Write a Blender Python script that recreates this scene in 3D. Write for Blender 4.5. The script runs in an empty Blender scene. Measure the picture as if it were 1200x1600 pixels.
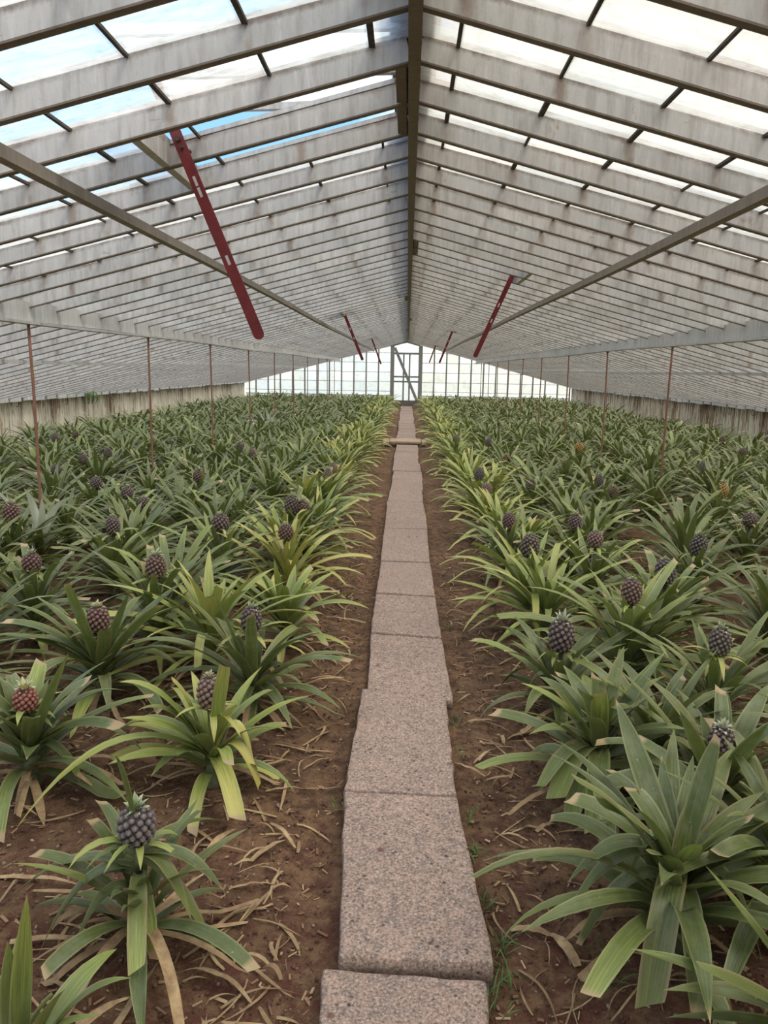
import bpy, math, random
import numpy as np
from mathutils import Vector, Matrix

random.seed(7)
RNG = np.random.default_rng(7)
COL = bpy.context.scene.collection
SC = bpy.context.scene
rad = math.radians

# ------------------------------------------------------------------ camera
F = 1200.0
_r = rad(1.3)
_v = np.array([37, 223, -1200.0]); _v /= np.linalg.norm(_v)
_u = np.array([math.sin(_r), math.cos(_r), 0]); _u -= _v * (_u @ _v); _u /= np.linalg.norm(_u)
A = np.stack([np.cross(_v, _u), _v, _u], 1)          # world -> camera
EYE = np.array([0, 0, 1.6])
cam_d = bpy.data.cameras.new('camera'); cam = bpy.data.objects.new('camera', cam_d); COL.objects.link(cam)
cam_d.sensor_fit = 'VERTICAL'; cam_d.sensor_height = 36; cam_d.lens = 27.0
cam_d.clip_start = 0.05; cam_d.clip_end = 500
M4 = Matrix(A.T.tolist()).to_4x4(); M4.translation = Vector(EYE)
cam.matrix_world = M4
SC.camera = cam

def ray(px, py): return A.T @ np.array([(px - 600) / F, (800 - py) / F, -1.0])
def atz(px, py, z): d = ray(px, py); return EYE + d * (z - 1.6) / d[2]
def aty(px, py, y): d = ray(px, py); return EYE + d * y / d[1]

# ------------------------------------------------------------------ helpers
def tag(o, label=None, cat=None, group=None, kind=None):
    if label: o['label'] = label
    if cat: o['category'] = cat
    if group: o['group'] = group
    if kind: o['kind'] = kind
    return o

def empty(name, loc=(0, 0, 0), rz=0.0, label=None, cat=None, group=None, kind=None):
    o = bpy.data.objects.new(name, None); COL.objects.link(o)
    o.location = loc; o.rotation_euler = (0, 0, rz); o.empty_display_size = 0.1
    return tag(o, label, cat, group, kind)

class MB:
    def __init__(self): self.v = []; self.f = []; self.mi = []; self.col = []
    def add(self, verts, faces, mi=0, col=None):
        n = len(self.v)
        self.v.extend([tuple(float(c) for c in p) for p in verts])
        self.f.extend([tuple(i + n for i in f) for f in faces]); self.mi.extend([mi] * len(faces))
        if col is not None: self.col.extend(col)
    def box(self, c, s, rot=None, mi=0):
        hx, hy, hz = s[0] / 2, s[1] / 2, s[2] / 2
        p = [(-hx, -hy, -hz), (hx, -hy, -hz), (hx, hy, -hz), (-hx, hy, -hz), (-hx, -hy, hz), (hx, -hy, hz), (hx, hy, hz), (-hx, hy, hz)]
        if rot is not None: p = [tuple(rot @ Vector(q)) for q in p]
        self.add([(q[0] + c[0], q[1] + c[1], q[2] + c[2]) for q in p],
                 [(3, 2, 1, 0), (4, 5, 6, 7), (0, 1, 5, 4), (1, 2, 6, 5), (2, 3, 7, 6), (3, 0, 4, 7)], mi)
    def bar(self, a, b, w, h, up=(0, 0, 1), mi=0, nseg=1, sag=None):
        a = np.array(a, float); b = np.array(b, float); t = b - a; L = np.linalg.norm(t); t /= L
        up = np.array(up, float); s = np.cross(t, up); s /= np.linalg.norm(s); n = np.cross(s, t)
        vs = []; fs = []
        for i in range(nseg + 1):
            c = a + (b - a) * i / nseg
            if sag is not None: c = c + sag(i / nseg)
            for (x, y) in ((-1, -1), (1, -1), (1, 1), (-1, 1)): vs.append(c + s * x * w / 2 + n * y * h / 2)
        for i in range(nseg):
            for k in range(4):
                fs.append((i * 4 + k, i * 4 + (k + 1) % 4, i * 4 + 4 + (k + 1) % 4, i * 4 + 4 + k))
        fs.append((3, 2, 1, 0)); e = nseg * 4; fs.append((e, e + 1, e + 2, e + 3))
        self.add(vs, fs, mi)
    def tube(self, pts, r, n=8, mi=0):
        pts = [np.array(p, float) for p in pts]; vs = []; fs = []
        for i, p in enumerate(pts):
            t = pts[min(i + 1, len(pts) - 1)] - pts[max(i - 1, 0)]; t /= np.linalg.norm(t)
            ref = np.array([1, 0, 0.01]) if abs(t[0]) < .8 else np.array([0, 1, 0.01])
            s = np.cross(t, ref); s /= np.linalg.norm(s); m = np.cross(s, t)
            rr = r[i] if hasattr(r, '__len__') else r
            for k in range(n):
                a = 2 * math.pi * k / n; vs.append(p + rr * (math.cos(a) * s + math.sin(a) * m))
        for i in range(len(pts) - 1):
            for k in range(n): fs.append((i * n + k, i * n + (k + 1) % n, (i + 1) * n + (k + 1) % n, (i + 1) * n + k))
        fs.append(tuple(range(n))[::-1]); fs.append(tuple(range((len(pts) - 1) * n, len(pts) * n)))
        self.add(vs, fs, mi)
    def mesh(self, name, mats, smooth=False):
        me = bpy.data.meshes.new(name); me.from_pydata(self.v, [], self.f)
        for m in (mats if isinstance(mats, (list, tuple)) else [mats]): me.materials.append(m)
        if any(self.mi): me.polygons.foreach_set('material_index', self.mi)
        if smooth: me.polygons.foreach_set('use_smooth', [True] * len(me.polygons))
        if self.col:
            at = me.attributes.new('leaf', 'FLOAT_COLOR', 'POINT')
            at.data.foreach_set('color', np.array(self.col, dtype=np.float32).ravel())
        me.update(); return me
    def build(self, name, mats, parent=None, smooth=False):
        return link(name, self.mesh(name, mats, smooth), parent)

def link(name, me, parent=None):
    o = bpy.data.objects.new(name, me); COL.objects.link(o)
    if parent is not None: o.parent = parent
    return o

# ------------------------------------------------------------------ materials
class NT:
    def __init__(self, name):
        self.m = bpy.data.materials.new(name); self.m.use_nodes = True
        self.t = self.m.node_tree; self.t.nodes.clear()
        self.out = self.t.nodes.new('ShaderNodeOutputMaterial')
    def n(self, typ, **kw):
        nd = self.t.nodes.new(typ)
        for k, v in kw.items(): setattr(nd, k, v)
        return nd
    def set(self, inp, val):
        if isinstance(val, bpy.types.NodeSocket): self.t.links.new(val, inp)
        else: inp.default_value = val
    def noise(self, vec, scale, detail=4, rough=.55, dist=0):
        nd = self.n('ShaderNodeTexNoise'); nd.inputs['Scale'].default_value = scale
        nd.inputs['Detail'].default_value = detail; nd.inputs['Roughness'].default_value = rough
        nd.inputs['Distortion'].default_value = dist
        self.set(nd.inputs['Vector'], vec); return nd.outputs['Fac']
    def vor(self, vec, scale, feature='F1', out='Distance'):
        nd = self.n('ShaderNodeTexVoronoi', feature=feature); nd.inputs['Scale'].default_value = scale
        self.set(nd.inputs['Vector'], vec); return nd.outputs[out]
    def ramp(self, fac, lo, hi, a=0.0, b=1.0):
        nd = self.n('ShaderNodeMapRange'); nd.clamp = True
        self.set(nd.inputs[0], fac)
        for i, x in zip((1, 2, 3, 4), (lo, hi, a, b)): self.set(nd.inputs[i], x)
        return nd.outputs[0]
    def mix(self, f, a, b, mode='MIX'):
        nd = self.n('ShaderNodeMix', data_type='RGBA', blend_type=mode)
        self.set(nd.inputs[0], f)
        for i, x in ((6, a), (7, b)):
            if not isinstance(x, bpy.types.NodeSocket) and len(x) == 3: x = (*x, 1)
            self.set(nd.inputs[i], x)
        return nd.outputs[2]
    def math(self, op, a, b=0.0, c=None):
        nd = self.n('ShaderNodeMath', operation=op); self.set(nd.inputs[0], a); self.set(nd.inputs[1], b)
        if c is not None: self.set(nd.inputs[2], c)
        return nd.outputs[0]
    def pos(self, scale=(1, 1, 1)):
        g = self.n('ShaderNodeNewGeometry'); mp = self.n('ShaderNodeMapping'); mp.inputs['Scale'].default_value = scale
        self.t.links.new(g.outputs['Position'], mp.inputs['Vector']); return mp.outputs['Vector']
    def obj(self, scale=(1, 1, 1)):
        g = self.n('ShaderNodeTexCoord'); mp = self.n('ShaderNodeMapping'); mp.inputs['Scale'].default_value = scale
        self.t.links.new(g.outputs['Object'], mp.inputs['Vector']); return mp.outputs['Vector']
    def bump(self, h, strength=.5, dist=.01):
        b = self.n('ShaderNodeBump'); b.inputs['Strength'].default_value = strength; b.inputs['Distance'].default_value = dist
        self.set(b.inputs['Height'], h); return b.outputs['Normal']
    def principled(self, col, rough=.6, metal=0.0, normal=None, spec=.5):
        p = self.n('ShaderNodeBsdfPrincipled')
        if not isinstance(col, bpy.types.NodeSocket): col = (*col, 1)
        self.set(p.inputs['Base Color'], col); self.set(p.inputs['Roughness'], rough); self.set(p.inputs['Metallic'], metal)
        p.inputs['Specular IOR Level'].default_value = spec
        if normal is not None: self.t.links.new(normal, p.inputs['Normal'])
        return p
    def done(self, sh):
        self.t.links.new(sh.outputs[0] if hasattr(sh, 'outputs') else sh, self.out.inputs['Surface']); return self.m

def m_paint(name, base, rust, rust_amt, grime=(.30, .27, .25), laps=False):
    k = NT(name); p = k.pos()
    st = k.noise(k.pos((9, 9, 1.2)), 3.0, 5, .65)
    big = k.noise(p, 1.1, 4, .6); fine = k.noise(p, 40, 4, .7)
    blot = k.noise(k.pos((3.0, 3.0, 1.6)), 2.2, 6, .75, .4)
    c = k.mix(k.ramp(big, .35, .68), base, tuple(x * .80 for x in base))
    c = k.mix(k.ramp(st, .48, .66, 0, .5), c, grime)
    c = k.mix(k.ramp(st, .42, .34, 0, .35), c, tuple(min(.8, x * 1.25) for x in base))
    c = k.mix(k.ramp(fine, .6, .75, 0, .3), c, tuple(x * .5 for x in base))
    c = k.mix(k.ramp(blot, .66 - rust_amt, .74 - rust_amt * .6, 0, .8), c, rust)
    if laps:      # rust and algae that run down from the putty joints of the panes, and a dirty line along the top arris
        g = k.n('ShaderNodeNewGeometry'); sp = k.n('ShaderNodeSeparateXYZ'); k.t.links.new(g.outputs['Position'], sp.inputs[0])
        ax = k.math('ABSOLUTE', sp.outputs['X'])
        fx = k.math('ABSOLUTE', k.math('SUBTRACT', k.math('FRACT', k.math('ADD', k.math('DIVIDE', k.math('SUBTRACT', ax, .17), .41), .5)), .5))
        jit = k.noise(p, 4, 5, .75, .5); jit2 = k.noise(k.pos((1, 1, .6)), 38, 4, .7)
        run = k.math('MULTIPLY', k.ramp(k.math('ADD', fx, k.math('MULTIPLY', jit2, .10)), .075, .13, 1, 0), k.ramp(k.noise(p, 2.3, 4, .7), .47, .60))
        c = k.mix(k.math('MULTIPLY', run, .68), c, (.27, .18, .125))
        depth = k.math('SUBTRACT', k.math('SUBTRACT', HR_, k.math('MULTIPLY', ax, .26)), sp.outputs['Z'])
        lip = k.ramp(k.math('ADD', depth, k.math('MULTIPLY', jit2, .03)), .018, .036, 1, 0)
        c = k.mix(k.math('MULTIPLY', lip, k.ramp(jit, .40, .6, .15, .8)), c, (.15, .10, .07))
    bl = k.noise(k.pos((1.4, 5.0, 6.0)), 3.0, 5, .7, .3)
    c = k.mix(k.ramp(bl, .67, .73, 0, .85), c, (.10, .065, .045))
    return k.done(k.principled(c, .62, normal=k.bump(fine, .35, .003)))

MAT = {}
HR_ = 2.90
MAT['rafter'] = m_paint('rafter_paint', (.60, .575, .56), (.30, .18, .11), .035, laps=True)
MAT['purlin'] = m_paint('purlin_paint', (.55, .54, .53), (.25, .13, .07), .02)
MAT['brown'] = m_paint('weathered_brown', (.20, .155, .12), (.09, .055, .04), .05, grime=(.1, .08, .07))
MAT['brown_light'] = m_paint('weathered_purlin', (.30, .255, .21), (.16, .09, .06), .04, grime=(.16, .13, .11))
MAT['frame_grey'] = m_paint('door_frame_paint', (.30, .30, .28), (.2, .15, .1), .0)

def m_wall():
    k = NT('lime_washed_wall'); g = k.n('ShaderNodeNewGeometry'); sep = k.n('ShaderNodeSeparateXYZ')
    k.t.links.new(g.outputs['Position'], sep.inputs[0])
    p = k.pos()
    base = k.mix(k.ramp(k.noise(p, 2.5, 5, .6), .35, .7), (.80, .75, .63), (.66, .59, .46))
    drip = k.noise(k.pos((5, 5, .35)), 2.6, 6, .65, .25)            # tall narrow runs
    drip2 = k.noise(k.pos((9, 9, .8)), 2.0, 5, .7, .8)
    # more rust on the side of the house with x > 0
    side = k.math('ADD', k.ramp(sep.outputs['X'], -1, 1, 0.055, .085), k.ramp(k.noise(k.pos((0, .5, 0)), 1.0, 2), .5, .7, -.01, .10))
    hi = k.ramp(sep.outputs['Z'], .2, 1.05, -.06, .03)
    bias = k.math('ADD', side, hi)
    f = k.ramp(k.math('ADD', drip, bias), .56, .66, 0, 1)
    c = k.mix(k.math('MULTIPLY', f, .8), base, (.25, .125, .05))
    f2 = k.ramp(k.math('ADD', drip2, bias), .60, .67, 0, .9)
    c = k.mix(f2, c, (.085, .045, .022))
    # dark line of dirt right under the eaves plate
    c = k.mix(k.ramp(k.math('ADD', sep.outputs['Z'], k.math('MULTIPLY', drip2, .12)), .98, 1.06, 0, .8), c, (.10, .06, .035))
    # panel joints every 0.55 m
    fr = k.math('FRACT', k.math('DIVIDE', sep.outputs['Y'], .62))
    jl = k.ramp(fr, .0, .045, 1, 0)
    c = k.mix(k.math('MULTIPLY', jl, .85), c, (.12, .075, .045))
    return k.done(k.principled(c, .85, normal=k.bump(k.noise(p, 30, 4), .4, .01)))
MAT['wall'] = m_wall()

def m_glass(name, lo, hi, tintcol, streak=(1.5, 14, 14)):
    """lime-washed horticultural glass: partly clear, partly a white diffusing film; attribute leaf.R = how thick the film is"""
    k = NT(name); at = k.n('ShaderNodeAttribute', attribute_name='leaf'); sep = k.n('ShaderNodeSeparateColor')
    k.t.links.new(at.outputs['Color'], sep.inputs[0])
    st = k.noise(k.pos(streak), 2.0, 5, .7); sp = k.noise(k.pos(), 9, 5, .7); al = k.noise(k.pos(), 1.3, 4, .6)
    wash = k.math('ADD', sep.outputs[0], k.ramp(st, .3, .7, -.22, .22))
    wash = k.ramp(wash, 0, 1, lo, hi)
    film = k.mix(k.ramp(sep.outputs[1], .0, 1), tintcol[0], tintcol[1])
    film = k.mix(k.ramp(sp, .52, .68, 0, .6), film, (.50, .50, .42))
    film = k.mix(k.ramp(st, .5, .7, 0, .35), film, (.55, .56, .50))
    film = k.mix(k.ramp(k.math('ADD', al, k.math('MULTIPLY', st, .35)), .78, .88, 0, .5), film, (.36, .42, .28))
    tr = k.n('ShaderNodeBsdfTranslucent'); k.set(tr.inputs['Color'], film)
    df = k.n('ShaderNodeBsdfDiffuse'); k.set(df.inputs['Color'], film)
    m1 = k.n('ShaderNodeMixShader'); m1.inputs[0].default_value = .12
    k.t.links.new(tr.outputs[0], m1.inputs[1]); k.t.links.new(df.outputs[0], m1.inputs[2])
    cl = k.n('ShaderNodeBsdfTransparent'); cl.inputs['Color'].default_value = (.90, .94, .95, 1)
    m2 = k.n('ShaderNodeMixShader'); k.set(m2.inputs[0], wash)
    k.t.links.new(cl.outputs[0], m2.inputs[1]); k.t.links.new(m1.outputs[0], m2.inputs[2])
    gl = k.n('ShaderNodeBsdfGlossy'); gl.inputs['Roughness'].default_value = .15
    fr = k.n('ShaderNodeFresnel'); fr.inputs['IOR'].default_value = 1.3
    m3 = k.n('ShaderNodeMixShader'); k.set(m3.inputs[0], k.math('MULTIPLY', fr.outputs[0], .5))
    k.t.links.new(m2.outputs[0], m3.inputs[1]); k.t.links.new(gl.outputs[0], m3.inputs[2])
    return k.done(m3)
MAT['roof_glass'] = m_glass('lime_washed_roof_glass', .15, .95, ((.74, .79, .77), (.90, .88, .83)))
MAT['gable_glass'] = m_glass('lime_washed_gable_glass', .5, 1.0, ((.66, .73, .72), (.78, .78, .66)), (12, 12, 1.2))

def simple(name, col, rough=.7, sc=20, var=.3, dark=None, metal=0, bs=.3, obj=True, spec=.4):
    k = NT(name); p = k.obj() if obj else k.pos()
    nz = k.noise(p, sc, 5, .65)
    c = k.mix(k.ramp(nz, .35, .7), col, dark or tuple(x * (1 - var) for x in col))
    return k.done(k.principled(c, rough, metal, k.bump(nz, bs, .003), spec))
MAT['red'] = simple('red_oxide_paint', (.20, .016, .018), .5, 14, .45)
MAT['hole'] = simple('bare_pale_metal', (.62, .55, .52), .5)
MAT['rust'] = simple('rusty_pipe', (.34, .155, .10), .8, 30, .5, (.20, .12, .10), obj=False)
MAT['iron'] = simple('dark_iron', (.10, .06, .04), .8, 30, .4)
MAT['putty'] = simple('dark_putty', (.10, .085, .07), .9, 25, .6, obj=False)
MAT['white_frame'] = m_paint('vent_frame_paint', (.66, .66, .68), (.3, .25, .2), .0)
MAT['bark'] = simple('pineapple_stalk', (.16, .19, .10), .7, 25, .5, (.11, .09, .05))
MAT['outside'] = simple('outside_concrete_yard', (.62, .62, .58), .9, 3, .15, obj=False)
MAT['wood_step'] = simple('worn_step', (.52, .37, .24), .8, 12, .3)
MAT['weed'] = simple('weed_green', (.10, .20, .05), .6, 12, .4)
MAT['door_wood'] = simple('grey_sill_wood', (.22, .20, .17), .8, 10, .3)

def m_leaf():
    k = NT('pineapple_leaf'); at = k.n('ShaderNodeAttribute', attribute_name='leaf'); sep = k.n('ShaderNodeSeparateColor')
    k.t.links.new(at.outputs['Color'], sep.inputs[0]); rnd = at.outputs['Alpha']
    u, t, yl = sep.outputs[0], sep.outputs[1], sep.outputs[2]
    oi = k.n('ShaderNodeObjectInfo'); so = k.n('ShaderNodeSeparateColor'); k.t.links.new(oi.outputs['Color'], so.inputs[0])
    cmb = k.n('ShaderNodeCombineXYZ')
    k.set(cmb.inputs[0], k.math('MULTIPLY', u, 9.0)); k.set(cmb.inputs[1], k.math('MULTIPLY', t, 1.6)); k.set(cmb.inputs[2], k.math('MULTIPLY', rnd, 37.0))
    streak = k.noise(cmb.outputs[0], 1.6, 4, .6)
    blot = k.noise(k.obj(), 16, 5, .7)
    g = k.mix(rnd, (.115, .150, .042), (.225, .255, .066))
    g = k.mix(k.ramp(streak, .35, .7), g, (.068, .086, .036))
    # powdery grey-green bloom of the leaf
    g = k.mix(k.ramp(blot, .45, .72, .0, .40), g, (.27, .29, .19))
    ylo = k.math('ADD', yl, so.outputs[0])
    yf = k.math('ADD', ylo, k.ramp(streak, .3, .7, -.22, .22))
    yf = k.math('ADD', yf, k.ramp(t, .3, 1, -.12, .16))
    c = k.mix(k.ramp(yf, .38, .62), g, (.27, .33, .075))
    c = k.mix(k.ramp(yf, .62, .95), c, (.56, .50, .15))
    edge = k.math('ABSOLUTE', k.math('SUBTRACT', u, .5))
    c = k.mix(k.ramp(edge, .38, .5, 0, .55), c, (.42, .42, .20))
    # reddish-brown worn margins on some leaves
    c = k.mix(k.math('MULTIPLY', k.ramp(edge, .3, .5), k.ramp(rnd, .62, .8, 0, .5)), c, (.33, .22, .12))
    thr = k.ramp(rnd, 0, 1, .955, 1.10)
    dry = k.ramp(k.math('SUBTRACT', k.math('ADD', t, k.math('MULTIPLY', streak, .05)), thr), -.01, .03)
    c = k.mix(dry, c, (.47, .34, .19))
    sc_ = k.ramp(k.noise(k.obj(), 60, 3, .7), .68, .74, 0, .45)
    c = k.mix(sc_, c, (.55, .52, .34))
    # sun flecks painted in: a few leaves coloured near-white
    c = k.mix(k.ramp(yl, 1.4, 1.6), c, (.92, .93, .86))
    p = k.principled(c, .38, normal=k.bump(streak, .5, .003), spec=.5)
    tr = k.n('ShaderNodeBsdfTranslucent'); k.set(tr.inputs['Color'], k.mix(.5, c, (.30, .42, .08)))
    ms = k.n('ShaderNodeMixShader'); ms.inputs[0].default_value = .12
    k.t.links.new(p.outputs[0], ms.inputs[1]); k.t.links.new(tr.outputs[0], ms.inputs[2])
    return k.done(ms)
MAT['leaf'] = m_leaf()
def m_dry():
    k = NT('dry_leaf'); at = k.n('ShaderNodeAttribute', attribute_name='leaf')
    nz = k.noise(k.pos(), 22, 5, .7)
    c = k.mix(k.ramp(nz, .35, .7), (.52, .37, .21), (.25, .15, .085))
    c = k.mix(k.ramp(at.outputs['Alpha'], .3, 1, 0, .6), c, (.20, .125, .07))
    return k.done(k.principled(c, .8, normal=k.bump(nz, .4, .004), spec=.2))
MAT['dry'] = m_dry()
def m_fruit():
    k = NT('pineapple_skin'); at = k.n('ShaderNodeAttribute', attribute_name='leaf'); sep = k.n('ShaderNodeSeparateColor')
    k.t.links.new(at.outputs['Color'], sep.inputs[0]); oi = k.n('ShaderNodeObjectInfo')
    nz = k.noise(k.obj(), 60, 4, .7)
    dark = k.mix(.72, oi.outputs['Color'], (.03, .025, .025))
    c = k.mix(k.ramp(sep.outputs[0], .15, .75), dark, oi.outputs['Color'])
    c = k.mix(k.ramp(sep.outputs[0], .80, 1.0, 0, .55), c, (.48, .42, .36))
    c = k.mix(k.ramp(nz, .45, .8, 0, .45), c, (.34, .29, .28))
    c = k.mix(sep.outputs[1], c, (.40, .27, .20))
    return k.done(k.principled(c, .5, normal=k.bump(nz, .3, .002), spec=.4))
MAT['fruit'] = m_fruit()
def m_crown():
    k = NT('crown_leaf'); oi = k.n('ShaderNodeObjectInfo'); at = k.n('ShaderNodeAttribute', attribute_name='leaf'); sep = k.n('ShaderNodeSeparateColor')
    k.t.links.new(at.outputs['Color'], sep.inputs[0])
    c = k.mix(k.ramp(sep.outputs[1], 0, 1), oi.outputs['Color'], (.55, .55, .36))
    return k.done(k.principled(c, .5))
MAT['crown'] = m_crown()

def m_stone():
    k = NT('speckled_basalt'); p = k.obj()
    oi = k.n('ShaderNodeObjectInfo')
    add = k.n('ShaderNodeVectorMath', operation='ADD'); k.t.links.new(p, add.inputs[0])
    cx = k.n('ShaderNodeCombineXYZ'); k.set(cx.inputs[0], k.math('MULTIPLY', oi.outputs['Random'], 50)); k.t.links.new(cx.outputs[0], add.inputs[1])
    p = add.outputs[0]
    big = k.noise(p, 3.5, 4, .6); fine = k.noise(p, 110, 5, .8); mid = k.noise(p, 28, 5, .75)
    c = k.mix(k.ramp(big, .35, .65), (.43, .295, .235), (.35, .25, .205))
    c = k.mix(k.ramp(mid, .46, .58, 0, .65), c, (.215, .175, .155))
    c = k.mix(k.ramp(fine, .53, .60, 0, .8), c, (.62, .46, .38))
    c = k.mix(k.ramp(fine, .47, .41, 0, .85), c, (.12, .085, .075))
    v = k.vor(p, 34); pit = k.ramp(v, .13, .27, 1, 0)
    gate = k.ramp(k.noise(p, 17, 3, .6), .50, .58)
    pit = k.math('MULTIPLY', pit, gate)
    c = k.mix(k.math('MULTIPLY', pit, .85), c, (.07, .045, .04))
    v2 = k.vor(p, 9); pit2 = k.math('MULTIPLY', k.ramp(k.math('ADD', v2, k.math('MULTIPLY', mid, .08)), .12, .18, 1, 0), k.ramp(k.noise(p, 5, 2), .5, .56))
    c = k.mix(k.math('MULTIPLY', pit2, .8), c, (.14, .06, .05))
    g = k.n('ShaderNodeNewGeometry'); sp = k.n('ShaderNodeSeparateXYZ'); k.t.links.new(g.outputs['Position'], sp.inputs[0])
    # browner and darker toward the lower sides
    c = k.mix(k.ramp(k.math('ADD', sp.outputs['Z'], k.math('MULTIPLY', mid, .03)), -.035, .005, .75, 0), c, (.10, .075, .06))
    h = k.math('SUBTRACT', k.math('MULTIPLY', k.math('ADD', fine, mid), .5), k.math('MULTIPLY', k.math('ADD', pit, pit2), .8))
    return k.done(k.principled(c, .88, normal=k.bump(h, .65, .006), spec=.25))
MAT['stone'] = m_stone()

def m_soil():
    k = NT('reddish_brown_soil'); p = k.pos()
    big = k.noise(p, 1.3, 4, .6); mid = k.noise(p, 14, 6, .75); fine = k.noise(p, 90, 5, .8)
    g = k.n('ShaderNodeNewGeometry'); sp = k.n('ShaderNodeSeparateXYZ'); k.t.links.new(g.outputs['Position'], sp.inputs[0])
    c = k.mix(k.ramp(big, .38, .62), (.27, .155, .088), (.20, .118, .070))
    c = k.mix(k.ramp(k.math('ADD', mid, 0), .42, .6), c, (.105, .060, .040))
    red = k.math('MULTIPLY', k.ramp(sp.outputs['Y'], 2.9, 1.6), k.ramp(mid, .45, .6))
    c = k.mix(k.math('MULTIPLY', red, .6), c, (.19, .060, .045))
    c = k.mix(k.ramp(fine, .58, .68, 0, .7), c, (.36, .235, .16))
    c = k.mix(k.ramp(fine, .42, .34, 0, .8), c, (.045, .027, .022))
    h = k.math('ADD', k.math('MULTIPLY', mid, .8), k.math('MULTIPLY', fine, .5))
    return k.done(k.principled(c, .95, normal=k.bump(h, .9, .02), spec=.15))
MAT['soil'] = m_soil()
def m_pebble(name, a, b, c3):
    k = NT(name); g = k.n('ShaderNodeAttribute', attribute_name='leaf')
    c = k.mix(k.ramp(g.outputs['Alpha'], 0, .6), a, b); c = k.mix(k.ramp(g.outputs['Alpha'], .8, .9), c, c3)
    return k.done(k.principled(c, .9, spec=.2))
MAT['pebble'] = m_pebble('soil_crumbs', (.15, .07, .055), (.10, .055, .04), (.27, .20, .16))
MAT['chip'] = m_pebble('wood_chip', (.38, .24, .14), (.20, .115, .07), (.48, .34, .21))

# ------------------------------------------------------------------ world: bright broken cloud
def world():
    w = bpy.data.worlds.new('sky'); w.use_nodes = True; SC.world = w; t = w.node_tree; t.nodes.clear()
    tc = t.nodes.new('ShaderNodeTexCoord'); sp = t.nodes.new('ShaderNodeSeparateXYZ'); t.links.new(tc.outputs['Generated'], sp.inputs[0])
    def mth(op, a, b, clamp=False):
        n = t.nodes.new('ShaderNodeMath'); n.operation = op; n.use_clamp = clamp
        for i, x in enumerate((a, b)):
            if isinstance(x, bpy.types.NodeSocket): t.links.new(x, n.inputs[i])
            else: n.inputs[i].default_value = x
        return n.outputs[0]
    def mr(v, a, b, c, d):
        n = t.nodes.new('ShaderNodeMapRange'); t.links.new(v, n.inputs[0])
        for i, x in zip((1, 2, 3, 4), (a, b, c, d)): n.inputs[i].default_value = x
        return n.outputs[0]
    mp = t.nodes.new('ShaderNodeMapping'); mp.inputs['Scale'].default_value = (1, 1, 1.9); mp.inputs['Location'].default_value = (.35, .2, 0)
    t.links.new(tc.outputs['Generated'], mp.inputs['Vector'])
    nz = t.nodes.new('ShaderNodeTexNoise'); nz.inputs['Scale'].default_value = 2.3; nz.inputs['Detail'].default_value = 6; nz.inputs['Roughness'].default_value = .55
    t.links.new(mp.outputs[0], nz.inputs['Vector'])
    # more cloud to the east (x > 0) and low over the horizon; an open patch to the west
    cl = mth('ADD', nz.outputs['Fac'], mr(sp.outputs['X'], -.45, .15, -.13, .30))
    cl = mth('ADD', cl, mr(sp.outputs['Z'], .0, .35, .30, 0))
    dt = t.nodes.new('ShaderNodeVectorMath'); dt.operation = 'DOT_PRODUCT'; t.links.new(tc.outputs['Generated'], dt.inputs[0]); dt.inputs[1].default_value = (-.22, .86, .455)
    cl = mth('ADD', cl, mr(dt.outputs['Value'], .93, .985, 0, -.34))
    cl = mr(cl, .42, .60, 0, 1)
    def mixc(f, a, b):
        n = t.nodes.new('ShaderNodeMix'); n.data_type = 'RGBA'
        t.links.new(f, n.inputs[0])
        for i, x in ((6, a), (7, b)):
            if isinstance(x, bpy.types.NodeSocket): t.links.new(x, n.inputs[i])
            else: n.inputs[i].default_value = (*x, 1)
        return n.outputs[2]
    blue = mixc(mr(sp.outputs['Z'], 0, .8, 0, 1), (.28, .52, .85), (.10, .27, .62))
    cloud = mixc(mr(sp.outputs['X'], -.5, .5, 0, 1), (.92, .95, .98), (1.06, 1.0, .92))
    sky = mixc(cl, blue, cloud)
    sky = mixc(mr(sp.outputs['Z'], -.05, 0, 0, 1), (.5, .5, .46), sky)
    bg = t.nodes.new('ShaderNodeBackground'); t.links.new(sky, bg.inputs['Color']); bg.inputs['Strength'].default_value = 1.1
    o = t.nodes.new('ShaderNodeOutputWorld'); t.links.new(bg.outputs[0], o.inputs['Surface'])
world()

# ------------------------------------------------------------------ house geometry
HR, SL, HW, YB, Y0 = 2.90, .26, 7.2, 34.5, -1.36
SPC = .47
def zroof(x): return HR - SL * abs(x)
cs = math.cos(math.atan(SL)); sn = math.sin(math.atan(SL))
RY = [3.34 + SPC * k for k in range(-10, 67)]
RY = [y for y in RY if Y0 <= y <= YB - .1]
VENTS = {-1: [3.34, 3.34 + SPC * 21, 3.34 + SPC * 44], 1: [3.34 + SPC * 9, 3.34 + SPC * 33, 3.34 + SPC * 57]}
VX0, VX1 = .09, 1.15

def in_vent(s, y):      # bay starting at y
    return any(v - .01 <= y < v + 2 * SPC - .01 for v in VENTS[s])

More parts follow.
